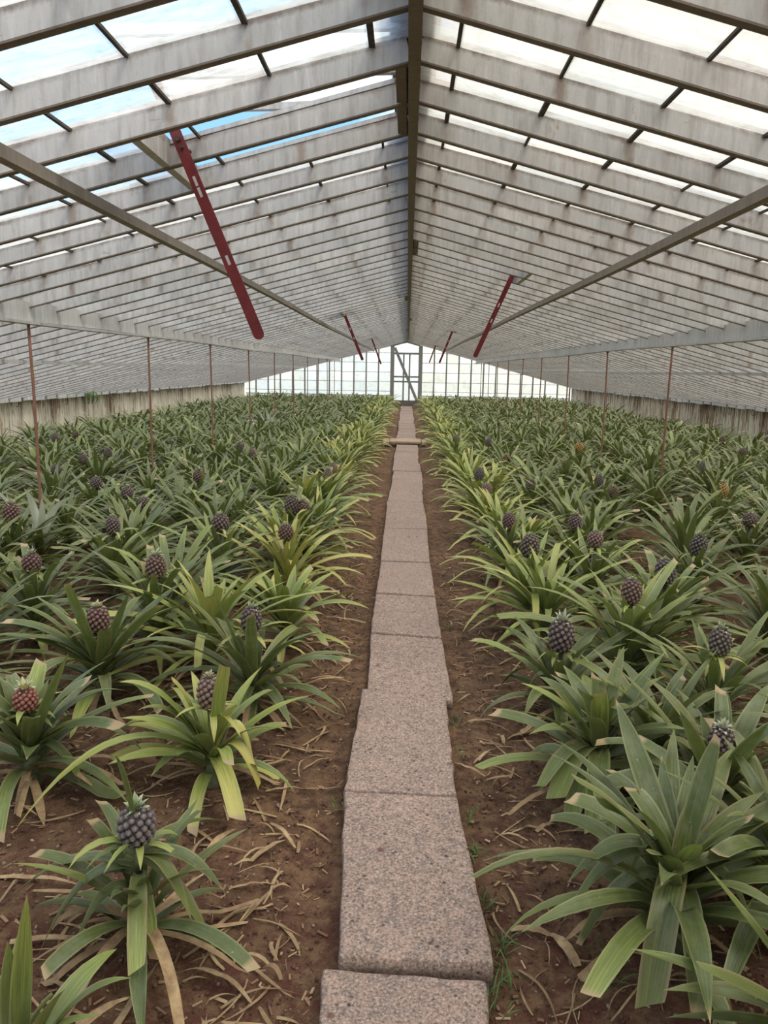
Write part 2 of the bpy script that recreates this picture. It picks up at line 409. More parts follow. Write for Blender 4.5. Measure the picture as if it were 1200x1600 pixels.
ceil = {}
for s, nm in ((-1, 'ceiling_left'), (1, 'ceiling_right')):
    root = empty(nm, (0, 0, 0), label=('left' if s < 0 else 'right') + ' slope of the glass roof on painted wooden rafters', cat='roof', kind='structure')
    ceil[s] = root
    for i, y in enumerate(RY):
        mb = MB(); rw = random.uniform(-.003, .003); x1 = HW + .08
        dz = random.uniform(-.004, .004)
        a = (s * .024, y + rw, zroof(0) - .052 + dz); b = (s * x1, y - rw, zroof(x1) - .052 + dz)
        mb.bar(a, b, .034, .088, nseg=1)
        # narrow upper edge that stands above the glass line
        mb.bar((a[0], a[1], a[2] - .0455), (b[0], b[1], b[2] - .0455), .037, .007, mi=1)  # underside strip: brown grime, with the shade there put into its colour
        mb.bar((a[0], a[1], a[2] + .062), (b[0], b[1], b[2] + .062), .016, .026)
        mb.build('rafter', [MAT['rafter'], MAT['brown']], root)
    # curb boards round every vent opening, lifted above the glass
    for v in VENTS[s]:
        for yy in (v + SPC, v + 2 * SPC):
            mb = MB(); mb.bar((s * VX0, yy, zroof(VX0) + .014), (s * VX1, yy, zroof(VX1) + .014), .03, .018); mb.build('curb', MAT['white_frame'], root)
        for xx in (VX0 - .035, VX1):
            for kk in (0, 1):
                mb = MB(); mb.box((s * xx, v + SPC * (kk + .5), zroof(xx) - .03), (.045, SPC - .036, .12)); mb.build('trimmer', MAT['brown' if xx < .2 else 'rafter'], root)
    # glass: overlapping rows of panes between the rafters
    mb = MB(); pm = MB()
    for i in range(len(RY) - 1):
        y0, y1 = RY[i] + .008, RY[i + 1] - .008
        xs = [.02] + [.17 + .41 * k for k in range(18) if .17 + .41 * k < HW] + [HW + .1]
        for k in range(len(xs) - 1):
            xa, xb = xs[k], xs[k + 1] + .018
            if in_vent(s, RY[i]) and xs[k] < VX1 - .05: 
                if xs[k + 1] < VX1 + .05 or True: 
                    if xs[k + 1] > VX1: xa = VX1 + .02
                    else: continue
            j = random.uniform(-.002, .002)
            za, zb = zroof(xa) + .004 + j, zroof(xb) + .010 + j
            near = max(0, 1 - max(0, RY[i] - 2.6) / 2.2)
            wsh = random.uniform(.45, .80) if s < 0 else random.uniform(.60, .95)
            if s < 0 and RY[i] < 4.9: wsh = random.uniform(.30, .60) if xs[k] < 2.6 else random.uniform(.4, .7)
            if s < 0 and RY[i] < 2.6: wsh = random.uniform(.4, .75)
            tn = random.random(); c = (wsh, tn, 0, 1)
            q = [(s * xa, y0, za), (s * xb, y0, zb), (s * xb, y1, zb), (s * xa, y1, za)]
            q2 = [(p[0], p[1], p[2] + .003) for p in q]
            mb.add(q, [(0, 1, 2, 3)], 0, [c] * 4)
            if 0 < k:
                pm.box((s * xs[k], (y0 + y1) / 2, zroof(xs[k]) - .001), (random.uniform(.010, .026), y1 - y0, .012))
    mb.build('glazing', MAT['roof_glass'], root)
    pm.build('pane_laps', MAT['putty'], root)
    # purlins
    def wob(n, amp): 
        ph = random.uniform(0, 6); return lambda t: np.array([0, 0, amp * math.sin(t * n + ph)])
    mb = MB(); mb.bar((s * 1.5, Y0, zroof(1.5) - .155), (s * 1.5, YB, zroof(1.5) - .145), .05, .05, nseg=40, sag=wob(20, .008)); mb.build('purlin', MAT['brown_light'], root)
    mb = MB(); mb.bar((s * 3.0, Y0, zroof(3) - .125), (s * 3.0, YB - .1, zroof(3) - .125), .035, .15, nseg=60, sag=wob(25, .012)); mb.bar((s * 2.975, Y0, zroof(3) - .205), (s * 2.975, YB - .1, zroof(3) - .205), .09, .022, nseg=60, sag=wob(25, .01)); mb.build('purlin', MAT['purlin'], root)
    mb = MB(); mb.bar((s * 4.5, Y0, zroof(4.5) - .125), (s * 4.5, YB, zroof(4.5) - .125), .05, .04, nseg=40, sag=wob(20, .012)); mb.build('purlin', MAT['purlin'], root)
    # eaves plate, in short mortared lengths between rafter ends
    for i in range(len(RY) - 1):
        mb = MB(); j = random.uniform(-.012, .012)
        mb.box((s * (HW - .02 + j), (RY[i] + RY[i + 1]) / 2, zroof(HW) - .075 + random.uniform(-.012, .012)), (.13, SPC - random.uniform(.035, .05), .11 + random.uniform(-.02, .02)))
        mb.build('eaves_block', MAT['white_frame'], root)
# ridge
mb = MB(); mb.bar((0, Y0, HR - .055), (0, YB, HR - .055), .048, .19, nseg=1); mb.bar((0, Y0, HR + .06), (0, YB, HR + .06), .20, .03)
o = mb.build('ridge_beam', MAT['brown']); tag(o, 'brown ridge beam along the top of the glass roof', 'beam', kind='structure')

# side walls
for s, nm in ((-1, 'wall_left'), (1, 'wall_right')):
    mb = MB(); xx = s * (HW + .04)
    n = 260; vs = []; fs = []
    for i in range(n + 1):
        y = Y0 + (YB - Y0) * i / n
        w = .012 * math.sin(y * 5.2) + .008 * math.sin(y * 13.1 + s)
        for z in (-.15, .25, .65, 1.03): vs.append((xx + w, y, z))
    for i in range(n):
        for k in range(3): fs.append((i * 4 + k, i * 4 + 4 + k, i * 4 + 5 + k, i * 4 + 1 + k))
    mb.add(vs, fs); mb.box((xx + s * .07, (Y0 + YB) / 2, .42), (.08, YB - Y0, 1.15)); o = mb.build(nm, MAT['wall'], smooth=False)
    tag(o, ('left' if s < 0 else 'right') + ' low lime-washed side wall streaked with rust', 'wall', kind='structure')

# gable ends
def gable(name, y, door, nm_label):
    root = empty(name, (0, y, 0), label=nm_label, cat='wall', kind='structure')
    dc, dw = -.06, .66
    mb = MB(); xs = []
    x = dc + dw + .02
    while x < HW: xs.append(x); x += .545
    xs.append(HW)
    L = []
    x = dc - dw - .02
    while x > -HW: L.append(x); x -= .545
    L.append(-HW)
    if not door:
        x0 = -HW; xs = [-HW + i * HW / 13 for i in range(27)]; segs = [(xs[i], xs[i + 1]) for i in range(26)]
    else:
        segs = [(xs[i], xs[i + 1]) for i in range(len(xs) - 1)] + [(L[i + 1], L[i]) for i in range(len(L) - 1)]
    for (a, b) in segs:
        z = .20; row = 0
        while z < max(zroof(a), zroof(b)) - .06:
            z1 = z + .42
            ta, tb = min(z1, zroof(a) - .06), min(z1, zroof(b) - .06)
            c = (random.uniform(.30, .85), 1.0 if (a + b) > 0 else random.uniform(0, .6), 0, 1)
            if ta > z or tb > z:
                mb.add([(a, .01, z), (b, .01, z), (b, .01, max(tb, z)), (a, .01, max(ta, z))], [(0, 1, 2, 3)], 0, [c] * 4)
            z = z1
    mb.build('glazing', MAT['gable_glass'], root)
    lap = MB()
    for (a, b) in segs:
        z = .62
        while z < max(zroof(a), zroof(b)) - .06:
            xa, xb = a, b
            if zroof(a) - .06 < z: xa = a + (b - a) * (z - zroof(a) + .06) / (zroof(b) - zroof(a))
            if zroof(b) - .06 < z: xb = b - (b - a) * (z - zroof(b) + .06) / (zroof(a) - zroof(b))
            lap.box(((xa + xb) / 2, .008, z + random.uniform(-.01, .01)), (abs(xb - xa), .006, .016)); z += .42
    lap.build('pane_laps', MAT['putty'], root)
    for x in sorted(set([a for a, b in segs] + [b for a, b in segs])):
        if door and abs(x - dc) < dw + .05: continue
        if abs(abs(x) - HW) < .01: continue
        m = MB(); m.box((x, -.01, (zroof(x) - .06 + .1) / 2), (.06, .05, zroof(x) - .16)); m.build('mullion', MAT['frame_grey'], root)
    for s in (-1, 1):
        m = MB()
        x0 = dc + s * dw if door else 0
        m.box(((x0 + s * HW) / 2, -.03, .44), (abs(s * HW - x0), .03, .035)); m.build('rail', MAT['frame_grey'], root)
        m = MB(); m.box(((x0 + s * HW) / 2, .03, .03), (abs(s * HW - x0), .12, .38)); m.build('plinth', MAT['wall'], root)
        m = MB(); m.bar((s * .03, -.02, zroof(0) - .09), (s * HW, -.02, zroof(HW) - .09), .06, .07); m.build('verge_board', MAT['rafter'], root)
    return root
gable('wall_back', YB, True, 'far glazed gable wall of lime-washed panes between thin uprights')
gable('wall_front', Y0, False, 'near glazed gable wall behind the viewpoint')

# door in the back gable
dr = empty('door_1', (-.06, YB - .02, 0), label='grey glazed door with diagonal brace in the far gable', cat='door', kind='structure')
for s in (-1, 1):
    m = MB(); m.box((s * .62, -.03, 1.24), (.17, .10, 2.76)); m.build('door_post', MAT['frame_grey'], dr)
m = MB(); m.bar((-.6, -.03, 2.62), (0, -.03, 2.78), .08, .07); m.bar((.6, -.03, 2.62), (0, -.03, 2.78), .08, .07); m.build('door_head', MAT['frame_grey'], dr)
m = MB(); m.box((0, -.02, 2.28), (1.10, .05, .08)); m.build('transom', MAT['frame_grey'], dr)
for z in (1.27, 1.06):
    m = MB(); m.box((0, -.02, z), (1.10, .045, .07)); m.build('door_rail', MAT['frame_grey'], dr)
for x in (-.12, .14):
    m = MB(); m.box((x, -.02, 1.25), (.07, .04, 2.06)); m.build('glazing_bar', MAT['frame_grey'], dr)
m = MB(); m.bar((-.52, -.06, 2.52), (.50, -.06, .22), .12, .03, up=(0, 1, 0)); m.build('diagonal_brace', MAT['frame_grey'], dr)
m = MB(); m.box((0, -.03, .06), (1.12, .09, .36)); m.build('bottom_panel', MAT['door_wood'], dr)
m = MB()
for (a, b) in ((-.55, -.12), (-.12, .14), (.14, .55)):
    for (z0, z1) in ((.22, .65), (.65, 1.06), (1.06, 1.27), (1.27, 1.78), (1.78, 2.28)):
        c = (random.uniform(.2, .6), random.random(), 0, 1); m.add([(a, .0, z0), (b, .0, z0), (b, .0, z1), (a, .0, z1)], [(0, 1, 2, 3)], 0, [c] * 4)
c = (.4, .1, 0, 1); m.add([(-.55, .0, 2.28), (.55, .0, 2.28), (.55, .0, 2.62), (0, .0, 2.76), (-.55, .0, 2.62)], [(0, 1, 2, 3, 4)], 0, [c] * 5)
m.build('pane', MAT['gable_glass'], dr)

# yard outside, seen only as brightness through the panes
mb = MB(); mb.add([(-60, YB + .2, -.2), (60, YB + .2, -.2), (60, 120, -.2), (-60, 120, -.2)], [(0, 1, 2, 3)])
o = mb.build('ground_outside', MAT['outside']); tag(o, 'pale yard outside beyond the far gable', 'ground', kind='structure')

# ------------------------------------------------------------------ roof vents with red stays
def stay_mesh(L, w=.045, th=.007):
    """flat bar, rounded at both ends, with three slots and a bolt; runs along -Z from the origin"""
    m = MB(); slots = [L * .40, L * .42 + .02, L * .74]
    ou = []
    for i in range(9): a = math.pi * i / 8; ou.append((w / 2 * math.cos(a), w / 2 * math.sin(a)))
    for i in range(9): a = math.pi + math.pi * i / 8; ou.append((w / 2 * math.cos(a), -L + w / 2 * math.sin(a)))
    n = len(ou)
    m.add([(x, -th / 2, z) for x, z in ou] + [(x, th / 2, z) for x, z in ou],
          [tuple(range(n)), tuple(range(n, 2 * n))[::-1]] + [(i, i + n, (i + 1) % n + n, (i + 1) % n) for i in range(n)])
    return m
vdata = [(-1, VENTS[-1][0], (270, 197), (404, 522), 3.72, 'open roof vent showing blue sky, long red stay bar at the left'),
         (-1, VENTS[-1][1], (537, 488), (566, 561), 14.05, 'far left roof vent, second along, with short looking dark red stay'),
         (-1, VENTS[-1][2], (581, 529), (595, 568), 24.9, 'small dark stay and vent on the left slope close to the gable door'),
         (1, VENTS[1][0], (799, 434), (743, 555), 8.47, 'right slope roof vent with red stay bar hanging over the right bed'),
         (1, VENTS[1][1], (708, 515), (687, 566), 19.7, 'right slope vent with thin dark red stay in the distance'),
         (1, VENTS[1][2], (680, 541), (671, 566), 30.6, 'tiny far right vent stay hanging beside the gable door')]
for s, y0, pa, pb, D, lab in vdata:
    big = s < 0 and y0 < 5
    opn = rad(13 if big else 9)        # how far the lower end is pushed up
    root = empty('roof_vent', (s * .06, y0 + SPC, HR + .045), label=lab, cat='roof vent', group='hinged vents in the roof')
    Lp = 1.16; hw = SPC - .01; a0 = -math.atan(SL) + opn
    def P(l, y, up=0): return (s * (l * math.cos(a0) - up * math.sin(a0)), y, l * math.sin(a0) + up * math.cos(a0))
    m = MB()
    for yy in (-hw, 0, hw): m.bar(P(0, yy), P(Lp, yy), .035, .04)
    for l in (.0, Lp): m.bar(P(l, -hw), P(l, hw), .05, .04)
    m.build('vent_frame', MAT['white_frame'], root)
    m = MB()
    for k in range(3):
        for yy in ((-hw, 0), (0, hw)):
            c = (.75, random.random(), 0, 1)
            m.add([P(Lp * k / 3, yy[0], .015), P(Lp * (k + 1) / 3, yy[0], .012), P(Lp * (k + 1) / 3, yy[1], .012), P(Lp * k / 3, yy[1], .015)], [(0, 1, 2, 3)], 0, [c] * 4)
    m.build('pane', MAT['roof_glass'], root)
    pa, pb = aty(*pa, D), aty(*pb, D)
    d = pb - pa; L0 = np.linalg.norm(d); d /= L0
    top = pa - d * (.30 if big else .16); L = np.linalg.norm(pb - top)
    m = stay_mesh(L, .052 if big else .05)
    st = m.build('stay_bar', MAT['red'], root)
    st.location = Vector(top) - root.location; st.rotation_euler = (0, math.atan2(-d[0], -d[2]), 0)
    for q in (.43, .47, .72) if big else (.45, .62):
        h = MB(); h.box((0, 0, -L * q), (.013, .0085, .045)); h.build('slot', MAT['hole'], st)
    if big:
        h = MB(); h.tube([(0, -.02, -.36), (0, .09, -.36)], .013, 8); h.build('bolt', MAT['iron'], st)
        h = MB(); h.tube([(0, -.02, -.40), (.02, .09, -.405)], .008, 6); h.build('hook', MAT['iron'], st)

# ------------------------------------------------------------------ rods carrying the purlins
ordn = ['first', 'second', 'third', 'fourth', 'fifth', 'sixth', 'seventh', 'eighth', 'ninth', 'tenth', 'eleventh', 'twelfth', 'thirteenth', 'fourteenth', 'fifteenth', 'sixteenth', 'seventeenth', 'eighteenth', 'nineteenth', 'twentieth']
for s in (-1, 1):
    k = 0
    for i in range(10):
        y = 6.12 + 2.86 * i if s < 0 else 6.15 + 2.86 * i
        if s > 0 and i == 0: continue
        ztop = zroof(3) - .21
        bow = random.uniform(-.015, .015)
        m = MB(); pts = [(bow * math.sin(math.pi * t), random.uniform(-.002, .002), ztop * (1 - t) - .05 * t) for t in np.linspace(0, 1, 9)]
        m.tube(pts, .0125, 8)
        m.tube([(pts[0][0] * 0, 0, ztop + .0), (0, 0, ztop - .012)], .024, 8)
        o = m.build('support_rod', MAT['rust'], smooth=True); o.location = (s * 3.0, y, 0)
        o.rotation_euler = (0, random.uniform(-.006, .006), 0)
        tag(o, 'thin rusty rod under the %s purlin, %s from the camera' % ('left' if s < 0 else 'right', ordn[k]), 'support rod', 'rusty rods under the purlins')
        k += 1

# hooks under the eaves
for s in (-1, 1):
    for i in range(16):
        y = 13.8 + i * 1.18 + random.uniform(-.3, .3)
        m = MB(); r = random.uniform(.05, .085); e = random.uniform(3.4, 4.6); tw = random.uniform(-.6, .6)
        pts = [(-s * (.02 + .01 * math.sin(a)), r * math.sin(a) * math.cos(tw), -r + r * math.cos(a)) for a in np.linspace(0, e, 14)]
        m.tube(pts, .006, 6); o = m.build('iron_hook', MAT['iron'], smooth=True); o.location = (s * (HW - .0), y, zroof(HW) - .12)
        tag(o, 'small curled rusty hook hanging under the eaves of the %s wall' % ('left' if s < 0 else 'right'), 'hook', 'hooks under the %s eaves' % ('left' if s < 0 else 'right'))

# ------------------------------------------------------------------ ground
def vnoise(x, y, sc, seed):
    x = x * sc; y = y * sc; xi = np.floor(x).astype(int); yi = np.floor(y).astype(int); fx = x - xi; fy = y - yi
    fx = fx * fx * (3 - 2 * fx); fy = fy * fy * (3 - 2 * fy)
    def h(a, b):
        n = (a * 374761393 + b * 668265263 + seed * 1442695041) & 0xffffffff
        n = ((n ^ (n >> 13)) * 1274126177) & 0xffffffff
        return ((n ^ (n >> 16)) & 0xffff) / 65535.0
    return (h(xi, yi) * (1 - fx) + h(xi + 1, yi) * fx) * (1 - fy) + (h(xi, yi + 1) * (1 - fx) + h(xi + 1, yi + 1) * fx) * fy
def gz(x, y):
    x = np.asarray(x, float); y = np.asarray(y, float)
    z = -.055 + .03 * (vnoise(x, y, 2.2, 1) - .5) + .018 * (vnoise(x, y, 7, 2) - .5)
    z = z + .035 * np.clip((np.abs(x - .03) - .45) / .5, 0, 1)           # beds stand a little above the path margins
    z = z - .018 * np.exp(-((x + .27) / .06) ** 2) * (vnoise(x, y, 3, 9) > .2)   # eroded channel on the left flank of the slabs
    return z
def ground():
    def sp(edges):
        out = []
        for a, b, st in edges: out += list(np.arange(a, b, st))
        return out
    xs = np.array(sp([(-7.25, -3, .25), (-3, -1.6, .06), (-1.6, 1.6, .014), (1.6, 3, .06), (3, 7.3, .25)]))
    ys = np.array(sp([(-1.3, .9, .12), (.9, 4.2, .014), (4.2, 8, .04), (8, 16, .12), (16, 34.8, .4)]))
    X, Y = np.meshgrid(xs, ys); Z = gz(X, Y)
    Z = Z + .012 * (vnoise(X, Y, 25, 3) - .5) + .012 * (vnoise(X, Y, 60, 4) - .5)
    nx, ny = len(xs), len(ys)
    V = np.stack([X.ravel(), Y.ravel(), Z.ravel()], 1).astype(np.float32)
    i = (np.arange(ny - 1)[:, None] * nx + np.arange(nx - 1)[None]).ravel()
    Q = np.stack([i, i + 1, i + nx + 1, i + nx], 1).astype(np.int32)
    me = bpy.data.meshes.new('floor'); me.vertices.add(len(V)); me.vertices.foreach_set('co', V.ravel())
    me.loops.add(Q.size); me.loops.foreach_set('vertex_index', Q.ravel())
    me.polygons.add(len(Q)); me.polygons.foreach_set('loop_start', np.arange(0, Q.size, 4, dtype=np.int32))
    me.polygons.foreach_set('loop_total', np.full(len(Q), 4, dtype=np.int32))
    me.update(calc_edges=True); me.polygons.foreach_set('use_smooth', [True] * len(Q)); me.materials.append(MAT['soil'])
    o = link('floor', me); tag(o, 'reddish brown soil floor of the greenhouse', 'ground', kind='structure')
ground()

def scatter(name, base_v, base_f, P, S, E, mat, label, cat):
    """many tiny crumbs nobody could count, one mesh"""
    n = len(P); bv = np.array(base_v); nb = len(bv)
    ca, sa = np.cos(E[:, 0]), np.sin(E[:, 0]); cb, sb = np.cos(E[:, 1]), np.sin(E[:, 1])
    v = bv[None] * S[:, None, :]
    y = v[..., 1] * cb[:, None] - v[..., 2] * sb[:, None]; z = v[..., 1] * sb[:, None] + v[..., 2] * cb[:, None]; x = v[..., 0]
    V = np.stack([x * ca[:, None] - y * sa[:, None], x * sa[:, None] + y * ca[:, None], z], -1) + P[:, None, :]
    fc = (np.array(base_f)[None] + (np.arange(n) * nb)[:, None, None]).reshape(-1, len(base_f[0]))
    me = bpy.data.meshes.new(name); me.from_pydata(V.reshape(-1, 3).tolist(), [], fc.tolist())
    at = me.attributes.new('leaf', 'FLOAT_COLOR', 'POINT')
    c = np.zeros((n, nb, 4), np.float32); c[..., 3] = RNG.random(n)[:, None]; at.data.foreach_set('color', c.ravel())
    me.materials.append(mat); me.update(); o = link(name, me); tag(o, label, cat, kind='stuff'); return o
t_ = (1 + 5 ** .5) / 2
IV = [(-1, t_, 0), (1, t_, 0), (-1, -t_, 0), (1, -t_, 0), (0, -1, t_), (0, 1, t_), (0, -1, -t_), (0, 1, -t_), (t_, 0, -1), (t_, 0, 1), (-t_, 0, -1), (-t_, 0, 1)]
IV = [tuple(c / 1.9 for c in p) for p in IV]
IF = [(0, 11, 5), (0, 5, 1), (0, 1, 7), (0, 7, 10), (0, 10, 11), (1, 5, 9), (5, 11, 4), (11, 10, 2), (10, 7, 6), (7, 1, 8), (3, 9, 4), (3, 4, 2), (3, 2, 6), (3, 6, 8), (3, 8, 9), (4, 9, 5), (2, 4, 11), (6, 2, 10), (8, 6, 7), (9, 8, 1)]
def spots(n, ymax, xr=2.2, p=1.6):
    y = 1.25 + (ymax - 1.25) * RNG.random(n) ** p
    x = RNG.uniform(-xr, xr, n); k = (x < -.21) | (x > .27); return x[k], y[k]
x, y = spots(16000, 7, 1.7, 1.8)
n = len(x); s_ = .0025 + .006 * RNG.random(n) ** 3
scatter('soil_crumbs', IV, IF, np.stack([x, y, gz(x, y) + s_ * .5], 1), np.stack([s_ * RNG.uniform(.7, 1.3, n), s_, s_ * .8], 1), RNG.uniform(0, 6.28, (n, 2)), MAT['pebble'], 'red and brown crumbs of volcanic grit strewn on the soil', 'gravel')
BV = [(-1, -1, -1), (1, -.8, -1), (1, 1, -1), (-1, .7, -1), (-1, -1, 1), (1, -.8, 1), (1, 1, 1), (-1, .7, 1)]
BF = [(3, 2, 1, 0), (4, 5, 6, 7), (0, 1, 5, 4), (1, 2, 6, 5), (2, 3, 7, 6), (3, 0, 4, 7)]
x, y = spots(9500, 9, 2.4, 1.6); n = len(x)
sx = .004 + .018 * RNG.random(n) ** 2; sy = .0012 + .004 * RNG.random(n) ** 1.5
e = RNG.uniform(0, 6.28, (n, 2)); e[:, 1] = RNG.normal(0, .35, n)
scatter('wood_chips', BV, BF, np.stack([x, y, gz(x, y) + .006], 1), np.stack([sx, sy, np.full(n, .0014)], 1), e, MAT['chip'], 'tan wood chips and shreds of straw scattered over the soil', 'wood chips')

# ------------------------------------------------------------------ slabs of the path
def slab(name, quad, z0, top, label, r=.012, rough=.005, cat='stone slab', group='slabs of the stone path', mat='stone', rx=None):
    """quad: near-left, near-right, far-right, far-left (x, y); a block with worn, rounded edges"""
    q = [np.array(p, float) for p in quad]; c = sum(q) / 4
    W = (np.linalg.norm(q[1] - q[0]) + np.linalg.norm(q[2] - q[3])) / 2; L = (np.linalg.norm(q[3] - q[0]) + np.linalg.norm(q[2] - q[1])) / 2
    H = top - z0; near = q[0][1] < 6
    nx, ny, nz = (26, 44, 5) if near else (6, 10, 3)
    seed = random.randint(0, 9999)
    rough = rough * .6; V = {}; vs = []; fs = []
    def es(n, S, r):   # denser near the edges
        a = [0, r * .35, r, r * 1.8]; return np.array([v / S for v in a] + list(np.linspace(r * 2.6 / S, 1 - r * 2.6 / S, n - 8)) + [1 - v / S for v in a[::-1]]) if n > 10 else np.array([0, r / S] + list(np.linspace(.15, .85, n - 4)) + [1 - r / S, 1])
    us, ts = es(nx, W, r), es(ny, L, r); ws = np.linspace(0, 1, nz) ** .6
    nx, ny = len(us), len(ts)
    def vert(i, j, k):
        key = (i, j, k)
        if key in V: return V[key]
        p = np.array([(us[i] - .5) * W, (ts[j] - .5) * L, ws[k] * H])
        lo = np.array([-W / 2 + r, -L / 2 + r, -1]); hi = np.array([W / 2 - r, L / 2 - r, H - r])
        cc = np.clip(p, lo, hi); d = p - cc; n = np.linalg.norm(d)
        if n > 1e-9: p = cc + d / n * r * (1 if n > 0 else 0)
        u, t = p[0] / W + .5, p[1] / L + .5
        xy = (q[0] * (1 - u) + q[1] * u) * (1 - t) + (q[3] * (1 - u) + q[2] * u) * t
        e = (np.array([vnoise(np.array(xy[0]), np.array(xy[1]), 14, seed), vnoise(np.array(xy[0]), np.array(xy[1]), 14, seed + 1)]) - .5) * 2
        bd = max(abs(u - .5), abs(t - .5)) * 2
        xy = xy + e * rough * 1.6 * max(0, bd - .8) * 5
        z = z0 + p[2] + (vnoise(np.array(xy[0]), np.array(xy[1]), 60, seed + 2) - .5) * rough * .5 + (vnoise(np.array(xy[0]), np.array(xy[1]), 8, seed + 3) - .5) * rough
        vs.append((xy[0] - c[0], xy[1] - c[1], z)); V[key] = len(vs) - 1; return V[key]
    for i in range(nx - 1):
        for j in range(ny - 1): fs.append((vert(i, j, nz - 1), vert(i + 1, j, nz - 1), vert(i + 1, j + 1, nz - 1), vert(i, j + 1, nz - 1)))
    for k in range(nz - 1):
        for i in range(nx - 1):
            fs.append((vert(i, 0, k), vert(i + 1, 0, k), vert(i + 1, 0, k + 1), vert(i, 0, k + 1)))
            fs.append((vert(i + 1, ny - 1, k), vert(i, ny - 1, k), vert(i, ny - 1, k + 1), vert(i + 1, ny - 1, k + 1)))
        for j in range(ny - 1):
            fs.append((vert(0, j + 1, k), vert(0, j, k), vert(0, j, k + 1), vert(0, j + 1, k + 1)))
            fs.append((vert(nx - 1, j, k), vert(nx - 1, j + 1, k), vert(nx - 1, j + 1, k + 1), vert(nx - 1, j, k + 1)))
    m = MB(); m.add(vs, fs); o = m.build(name, MAT[mat], smooth=near); o.location = (c[0], c[1], 0)
    if label: tag(o, label, cat, group)
    return o
def pq(*px):  return [tuple(atz(p[0], p[1], .0)[:2]) for p in px]
near_slabs = [
    (pq((494, 1660), (772, 1672), (760, 1527), (505, 1507)), -.008, 'speckled pinkish stone slab cut off by the bottom edge of the photo'),
    (pq((531, 1500), (775, 1512), (714, 1249), (537, 1240)), .012, 'longest-looking stone slab, second from the bottom, with chipped near edge'),
    (pq((537, 1237), (713, 1244), (697, 1092), (566, 1076)), .006, 'third stone slab from the camera with wide top and pale far joint'),
    (pq((574, 1075), (709, 1094), (691, 997), (579, 988)), -.004, 'fourth stone slab, shifted a little right, dark broken near corner'),
    (pq((579, 986), (690, 995), (681, 932), (587, 927)), -.002, 'fifth stone slab with a small dark pit near its middle'),
    (pq((587, 925), (680, 931), (673, 879), (595, 877)), .000, 'sixth stone slab of the path, with cracked near joint'),
    (pq((594, 876), (672, 878), (668, 827), (600, 825)), .002, 'seventh stone slab of the path, plain and slightly darker'),
]
for q, tz, lab in near_slabs: slab('stone_slab', q, -.13, tz, lab)
y = near_slabs[-1][0][2][1] + .01; k = 7; ends = [8.6, 9.35, 10.3, 11.3, 12.2, 13.2, 14.1, 15.1, 15.9, 16.55]
y2 = 17.5
while y2 < 34: y2 += random.uniform(.85, 1.0); ends.append(min(y2, 34.3))
NUM = ordn + ['twenty-' + w for w in ordn[:9]] + ['thirtieth']
rowlab = 0
for e in ends:
    if e > 17 and y < 17: y = 17.5
    if e - y < .3: continue
    cx = .02 + .012 * math.sin(y * 1.3) - .0018 * max(0, y - 14)
    j = lambda a: random.uniform(-a, a)
    hwd = .215 + .001 * y
    pos = 'on the near side of' if y < 17 else 'beyond'
    if y > 17: rowlab += 1
    lab = '%s stone slab of the path counted from the camera' % NUM[k] if y < 17 else '%s small far slab of the path beyond the cross step' % NUM[rowlab - 1]
    slab('stone_slab', [(cx - hwd + j(.01), y), (cx + hwd + j(.01), y), (cx + hwd + j(.01), e - .012), (cx - hwd + j(.01), e - .012)], -.13, j(.006), lab, r=.01)
    y = e; k += 1
st = empty('cross_step', (0, 17.0, 0), label='raised tan step laid across the path halfway down the greenhouse', cat='step')
def as_part(o, par): o.parent = par; o.location = (o.location[0] - par.location[0], o.location[1] - par.location[1], 0); return o
o = slab('step_slab', [(-.36, 16.65), (.33, 16.65), (.33, 17.42), (-.36, 17.42)], .015, .06, None, mat='wood_step'); as_part(o, st)
for a, b in ((-.50, -.37), (.34, .45)):
    o = slab('end_block', [(a, 16.62), (b, 16.62), (b, 17.45), (a, 17.45)], -.10, .05, None, mat='wood_step'); as_part(o, st)
for a, b in ((-.46, -.24), (.22, .42)):
    o = slab('footing', [(a, 16.56), (b, 16.56), (b, 16.63), (a, 16.63)], -.12, .0, None, mat='iron'); as_part(o, st)

# ------------------------------------------------------------------ pineapple plants
def ribbon(mb, pts, W, az_side, chan=.22, yel=0., rnd=None, cut=0., nu=5, tw=0., base=.8, tipw=0.0, tend=1.0):
    n = len(pts); rnd = random.random() if rnd is None else rnd
    us = np.linspace(-1, 1, nu); vs = []; cl = []
    for i in range(n):
        t = i / (n - 1)
        T = pts[min(i + 1, n - 1)] - pts[max(i - 1, 0)]; T = T / (np.linalg.norm(T) + 1e-9)
        s = az_side - T * (az_side @ T); s /= np.linalg.norm(s) + 1e-9
        nn = np.cross(s, T)
        a = tw * t; s, nn = s * math.cos(a) + nn * math.sin(a), nn * math.cos(a) - s * math.sin(a)
        tt = t * (1 - cut)
        w = W * min(1, base + (1 - base) * tt * 6) * (1 if tt < .5 else max(tipw, 1 - ((tt - .5) / .5) ** 1.7))
        ch = chan * (1 - .5 * t)
        for u in us:
            vs.append(pts[i] + s * u * w / 2 + nn * abs(u) ** 1.4 * w * ch + (T * (.28 * w * u * (1 if rnd > .5 else -1) - .1 * w) if cut and i == n - 1 else 0))
            cl.append((u * .5 + .5, t * tend, yel, rnd))
    fs = [(i * nu + k, i * nu + k + 1, (i + 1) * nu + k + 1, (i + 1) * nu + k) for i in range(n - 1) for k in range(nu - 1)]
    mb.add(vs, fs, 0, cl)

